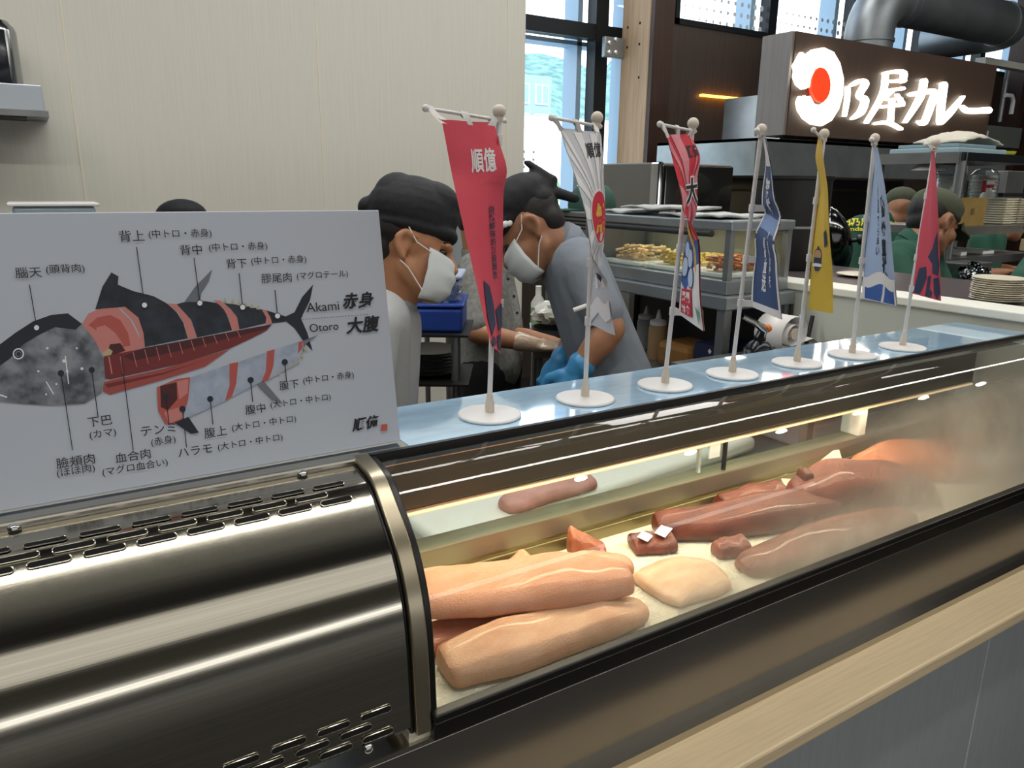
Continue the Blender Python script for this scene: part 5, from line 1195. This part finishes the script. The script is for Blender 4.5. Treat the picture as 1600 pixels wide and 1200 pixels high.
def person(label, H, NB, SH, EL, WR, PEL, hands, skin, shirt, trousers, vox=.008, sleeve=.8, loc=None, cap=None, r_t=(.105,.115), bend=(.0,.0), apron=None, face=True, kn=None, gloves=None, neck=.052, side=None):
    """SH, EL, WR: (left, right) joints; PEL: pelvis; hands: two lists of capsules"""
    root = thing('person', label, 'person', loc or V(PEL.x, PEL.y, 0))
    sd = (SH[1]-SH[0]); sd.z = 0; sd.normalize(); hp = [PEL-sd*.09, PEL+sd*.09]
    mid = NB.lerp(PEL, .45)
    tor = lambda g: [('c', NB.lerp(PEL, .14), r_t[0]*.8+g, PEL, r_t[1]+g)] + [('c', SH[i].lerp(NB, .25), .062+g, hp[i].lerp(PEL, .2), .095+g) for i in (0, 1)] + [('c', SH[0].lerp(NB, .1), .052+g, SH[1].lerp(NB, .1), .052+g)]
    arms = lambda g, f0=0, f1=1: [('c', SH[i], .050+g, EL[i], .039+g) for i in (0, 1)]
    fore = [('c', EL[i], .039, EL[i].lerp(WR[i], .3), .041) for i in (0, 1)]+[('c', EL[i].lerp(WR[i], .3), .041, WR[i], .026) for i in (0, 1)]
    ft = [V(h.x, h.y, .05) for h in hp]; kn_ = [(h+f_)*.5+(kn or V(0,0,0)) for h, f_ in zip(hp, ft)]
    legs = lambda g: [('c', hp[i], .088+g, kn_[i], .058+g) for i in (0, 1)]+[('c', kn_[i], .058+g, ft[i], .042+g) for i in (0, 1)]
    body = H.skull()+[('c', H(-.022,0,-.04), neck, NB, neck+.012), ('c', H(.02,0,-.06), .045, NB.lerp(PEL,.06), .05)]+tor(0)+arms(0)+fore+legs(0)+[p for h in hands for p in h]
    bobj('body', body, skin, root, vox, 3)
    cuff = [('c', SH[i], .060, SH[i].lerp(EL[i], sleeve), .055) for i in (0, 1)]
    sh = bobj('shirt', tor(.014)+cuff+[('c', NB-(NB-PEL)*-.02, .066, NB.lerp(PEL, .1), .085)], shirt, root, max(vox, .008), 3)
    cl = NB.lerp(H(-.022,0,-.04), .28); ax = (H(-.022,0,-.04)-NB).normalized()
    MB().lathe([(neck+.020, -.02), (neck+.016, .012), (neck+.012, .016), (neck+.010, .010), (neck+.012, -.02)], cl, 24, ax).build('collar', shirt, root)
    bobj('trousers', legs(.014)+[('c', hp[0], .10, hp[1], .10)], trousers, root, .014, 3)
    fd = (H.F-V(0,0,1)*H.F.z); fd = fd.normalized() if fd.length > .1 else V(0,1,0)
    for i in (0, 1): MB().loft([[f+fd*(-.07+.03*a)+sd*(.042*sin(pi*(a+.6)/9.2)**.5)*cos(t)+V(0,0,(.052-.0032*a)*(sin(t)*.5+.5)-.05) for t in [2*pi*k/14 for k in range(14)]] for a in range(9) for f in (ft[i],)]).build('shoe', M_shoe, root)
    if apron:
        bobj('apron', apron, M_apr, root, .012, 3)
    if gloves:
        for i, g in enumerate(gloves):
            if g: bobj('glove', g[1], g[0], root, .006, 2)
    if face: H.face(root)
    return root, sh

# worker nearest the case, black bandana cap, profile to the right
H = Head(D(641, 392, 1.84), RT*.975-UP*.20+fwd*.05, UP*.97+RT*.2)
NB = D(603, 478, 1.88); PEL = D(572, 690, 1.95); sdv = fwd
SH = [D(596, 505, 2.04), D(588, 510, 1.72)]; EL = [D(600, 620, 2.08), D(570, 640, 1.68)]; WR = [D(632, 706, 2.0), D(606, 708, 1.72)]
hn = [hand(WR[0], RT-UP*.3, UP, .6), hand(WR[1], RT-UP*.3, UP, .6, thumb=-1)]
w1, _ = person('person in a black bandana cap and white face mask beside the tuna chart', H, NB, SH, EL, WR, PEL, hn, SK1, M_sh1, M_trou, .006, .8, neck=.056)
H.mask(w1)
bobj('bandana_cap', [H.e(-.010,0,.050,(.109,.089,.030)), H.e(-.012,0,.092,(.114,.094,.088)), H.e(.030,0,.125,(.070,.07,.052)), H.e(-.055,0,.120,(.060,.07,.06)), H.e(-.072,0,.03,(.044,.072,.045)), H.e(-.118,0,.082,(.028,.03,.028)), H.e(-.105,.01,.050,(.032,.03,.016)), H.e(.062,0,.052,(.046,.066,.026))], M_hat, w1, .005, 2)
bobj('hair', HAIR(H), M_hair, w1, .005, 2)

# bent worker in the blue-grey shirt
H = Head(D(831, 362, 2.12), -RT*.76-UP*.65+fwd*.10, -RT*.65+UP*.75)
NB = D(884, 388, 2.14); PEL = D(972, 628, 2.2)
SH = [D(893, 432, 2.31), D(912, 424, 1.99)]; EL = [D(902, 528, 2.33), D(954, 514, 1.96)]; WR = [D(876, 563, 2.2), D(902, 578, 1.98)]
g0 = hand(WR[0], -RT*.42-UP*.85, -RT*.5-fwd*.8, 1.1); g1 = hand(WR[1], -RT*.35-UP*.9, -fwd, 1.1, thumb=-1)
gl0 = hand(WR[0], -RT*.42-UP*.85, -RT*.5-fwd*.8, 1.1, infl=.003)+[('c', WR[0], .031, WR[0].lerp(EL[0], .12), .036)]; gl1 = hand(WR[1], -RT*.35-UP*.9, -fwd, 1.1, thumb=-1, infl=.003)+[('c', WR[1], .032, WR[1].lerp(EL[1], .12), .038)]
w2, sh2 = person('person in a blue-grey shirt and black cap bent forward over the prep table, masked', H, NB, SH, EL, WR, PEL, [g0, g1], SK2, M_sh2, M_trou, .007, .72, r_t=(.10,.105), gloves=((M_glb, gl0), (M_glb, gl1)),
    apron=[('c', D(955, 600, 2.2), .125, D(965, 700, 2.2), .14), ('c', D(955, 620, 2.2), .13, D(960, 900, 2.25), .15)])
H.mask(w2)
bobj('cap', [H.e(-.010,0,.088,(.112,.092,.072)), H.e(.030,0,.062,(.076,.084,.042)), H.e(-.065,0,.05,(.052,.074,.045)), H.c((-.10,0,.06),.022,(-.135,0,.07),.016), H.c((-.135,0,.07),.014,(-.115,0,.150),.010), H.c((-.115,0,.150),.010,(-.105,0,.165),.003), H.c((-.12,0,.04),.016,(-.150,0,-.01),.014)], M_hat, w2, .006, 2)
mb = MB()
for (f_, u_, r_) in ((.045, .052, .012), (.055, .060, .013), (.035, .046, .010), (.062, .050, .008)): mb.sphere(H(f_, -.078*.98-.002, u_), (r_*.9, .006, r_*.75), 12, 8, H.M); mb.sphere(H(f_, .080, u_), (r_*.9, .006, r_*.75), 12, 8, H.M)
mb.build('cap_emblem', M_wplas, w2)
bobj('hair', HAIR(H), M_hair, w2, .006, 2)
a = D(906, 481, 1.93); MB().tube([a-RT*.016-UP*.006, a+RT*.018+UP*.006], .006, 8).build('pen_clip', M_wplas, w2)

# worker hidden by the first flag
H = Head(D(754, 350, 3.0), RT*.72-UP*.5+fwd*.48, UP*.9+RT*.35)
NB = D(750, 402, 3.02); PEL = D(768, 570, 3.05)
SH = [D(780, 428, 3.16), D(740, 432, 2.88)]; EL = [D(800, 525, 3.06), D(743, 520, 2.80)]; WR = [D(866, 536, 2.93), D(838, 539, 2.80)]
g0 = hand(WR[0], RT*.9-UP*.15+fwd*-.1, UP, .5); g1 = hand(WR[1], RT*1-UP*.05, UP*.9-fwd*.4, .55, thumb=1)
gl = hand(WR[1], RT*1-UP*.05, UP*.9-fwd*.4, .55, thumb=1, infl=.0025)+[('c', WR[1], .029, WR[1].lerp(EL[1], .3), .037)]
w3, _ = person('person in a mottled grey buttoned shirt behind the nearest red flag', H, NB, SH, EL, WR, PEL, [g0, g1], SK1, M_sh3, M_trou, .008, .86, gloves=((M_glt, gl), None),
    apron=[('c', D(760, 580, 3.05), .115, D(760, 900, 3.05), .125)], r_t=(.10,.11))
H.mask(w3)
bobj('cap', [H.e(-.012,0,.085,(.106,.090,.070)), H.e(.0,0,.055,(.100,.084,.03))], M_hat, w3, .008, 2); bobj('hair', [H.e(-.05,0,-.005,(.056,.076,.07))], M_hair, w3, .008, 2)
mb = MB()
for k, (px, py) in enumerate(((794, 436), (803, 463), (808, 489))):
    p = D(px, py, 2.90); mb = MB().lathe([(.006, 0), (.006, .003), (.002, .004)], p, 12, -fwd)
    o = mb.build('button', M_blackp, w3)

# head behind the tuna chart
H = Head(D(283, 366, 3.02), fwd*.6-RT*.8-UP*.1); NB = D(283, 420, 3.04); PEL = D(300, 640, 3.0)
SH = [D(240, 440, 3.05), D(328, 440, 3.05)]; EL = [D(235, 520, 3.0), D(335, 520, 3.0)]; WR = [D(250, 560, 2.85), D(320, 560, 2.85)]
hn = [hand(WR[0], fwd-UP, UP, .5, 1), hand(WR[1], fwd-UP, UP, .5, 1, -1)]
w4, _ = person('person hidden by the tuna chart, only a black cap showing above it', H, NB, SH, EL, WR, PEL, hn, SK2, M_sh2, M_trou, .012)
bobj('cap', [H.e(-.010,0,.07,(.110,.095,.064)), H.e(-.0,0,.05,(.104,.088,.03))], M_hat, w4, .007, 3)

# curry stall staff in green
def cap_olive(H, root, brim=True, vox=.007):
    o = bobj('cap', [H.e(-.008,0,.075,(.108,.090,.072)), H.e(-.0,0,.05,(.103,.086,.028)), H.e(.03,0,.085,(.072,.076,.05))], M_olive, root, vox, 2)
    if brim:
        rows = []
        for j in range(6):
            t = j/5; rows.append([H(.060+.040*cos(a)+.085*t*cos(a), .080*sin(a)*(1-.12*t), .046-.030*t-.012*sin(a)**2) for a in [radians(-80+160*i/14) for i in range(15)]])
        MB().grid(rows).build('brim', M_olive, o, solid=.004)
H = Head(D(1408, 335, 4.2), RT*.55+fwd*.75-UP*.25); NB = D(1384, 352, 4.2); PEL = D(1352, 520, 4.15)
SH = [D(1332, 358, 4.25), D(1412, 378, 4.12)]; EL = [D(1335, 425, 4.5), D(1435, 430, 4.3)]; WR = [D(1380, 420, 4.65), D(1450, 405, 4.55)]
hn = [hand(WR[0], RT+fwd, UP, .5), hand(WR[1], fwd, UP, .5, 1, -1)]
g1_, shg = person('person in a bottle green shirt with yellow lettering on the back and olive cap', H, NB, SH, EL, WR, PEL, hn, SK2, M_green, M_trou, .010)
cap_olive(H, g1_)
def decal(txt, shirt, px0, py0, px1, py1, m, bold=0, name='lettering'):
    me = text_me(txt, 1, bold); tessellate(me, .12)
    xs = [v.co.x for v in me.vertices]; ys = [v.co.y for v in me.vertices]
    bv = BVHTree.FromPolygons([v.co for v in shirt.data.vertices], [tuple(p.vertices) for p in shirt.data.polygons])
    vs = []
    for v in me.vertices:
        u = (v.co.x-min(xs))/(max(xs)-min(xs)); w = (v.co.y-min(ys))/(max(ys)-min(ys))
        r = ray(px0+(px1-px0)*u, py0+(py1-py0)*(1-w)).normalized(); h = bv.ray_cast(CAM, r)
        vs.append((h[0] if h[0] is not None else bv.find_nearest(CAM+r*(4.15/r.dot(fwd)))[0])-r*.006)
    MB().add(vs, [tuple(p.vertices) for p in me.polygons]).build(name, m, shirt, smooth=False); bpy.data.meshes.remove(me)
M_yel = mat('yellow_print', '#e8dc3c', .6); decal('日乃屋カレー', shg, 1318, 341, 1402, 353, M_yel, .03); decal('legendary curry', shg, 1306, 354, 1396, 363, M_yel, .02)

H = Head(D(1456, 352, 3.05), RT*.86-UP*.34+fwd*.30, UP*.95+RT*.3); NB = D(1424, 384, 3.06); PEL = D(1412, 560, 3.0)
SH = [D(1450, 408, 3.22), D(1400, 412, 2.92)]; EL = [D(1478, 470, 3.12), D(1420, 480, 2.82)]; WR = [D(1500, 480, 3.05), D(1474, 461, 2.84)]
g0 = hand(WR[0], RT, UP, .5); g1 = hand(WR[1], RT*1+UP*.10+fwd*.1, UP*.8-fwd*.5, .5, 1.0, -1); gl = hand(WR[1], RT*1+UP*.10+fwd*.1, UP*.8-fwd*.5, .5, 1.0, -1, .003)+[('c', WR[1], .031, WR[1].lerp(EL[1], .15), .036)]
g2_, _ = person('person in an olive cap behind the white partition, wearing a dark blue glove', H, NB, SH, EL, WR, PEL, [g0, g1], SK2, M_green, M_trou, .008, .9, gloves=((M_gld, gl), None))
cap_olive(H, g2_); H.mask(g2_) if False else None
bobj('hair', HAIR(H), M_hair, g2_, .007, 2)

H = Head(D(1690, 330, 2.75), fwd*.3-RT*.8-UP*.3); NB = D(1692, 372, 2.80); PEL = D(1705, 540, 2.95)
SH = [D(1636, 400, 2.68), D(1738, 400, 2.8)]; EL = [D(1596, 452, 2.5), D(1760, 470, 2.65)]; WR = [D(1645, 462, 2.36), D(1700, 470, 2.4)]
hn = [hand(WR[0], RT*.8-fwd*.4, UP, .5), hand(WR[1], -RT*.6-fwd*.5, UP, .5, 1, -1)]
g3_, _ = person('person in a green shirt, only an arm showing beside the plate stack', H, NB, SH, EL, WR, PEL, hn, mat('skin_brown', '#8a5f49', .5), M_green, M_trou, .009, .85)
cap_olive(H, g3_)
H = Head(D(1580, 346, 4.9), RT*.8-UP*.3+fwd*.2); NB = D(1552, 360, 4.9); PEL = D(1512, 480, 4.9)
SH = [D(1540, 372, 5.06), D(1530, 376, 4.75)]; EL = [D(1545, 420, 5.1), D(1535, 430, 4.72)]; WR = [D(1580, 420, 5.0), D(1570, 425, 4.75)]
hn = [hand(WR[0], RT, UP, .5), hand(WR[1], RT, UP, .5, 1, -1)]
g4_, _ = person('person in a green shirt seen through the rack below its middle shelf', H, NB, SH, EL, WR, PEL, hn, SK2, M_green, M_trou, .012)
cap_olive(H, g4_)
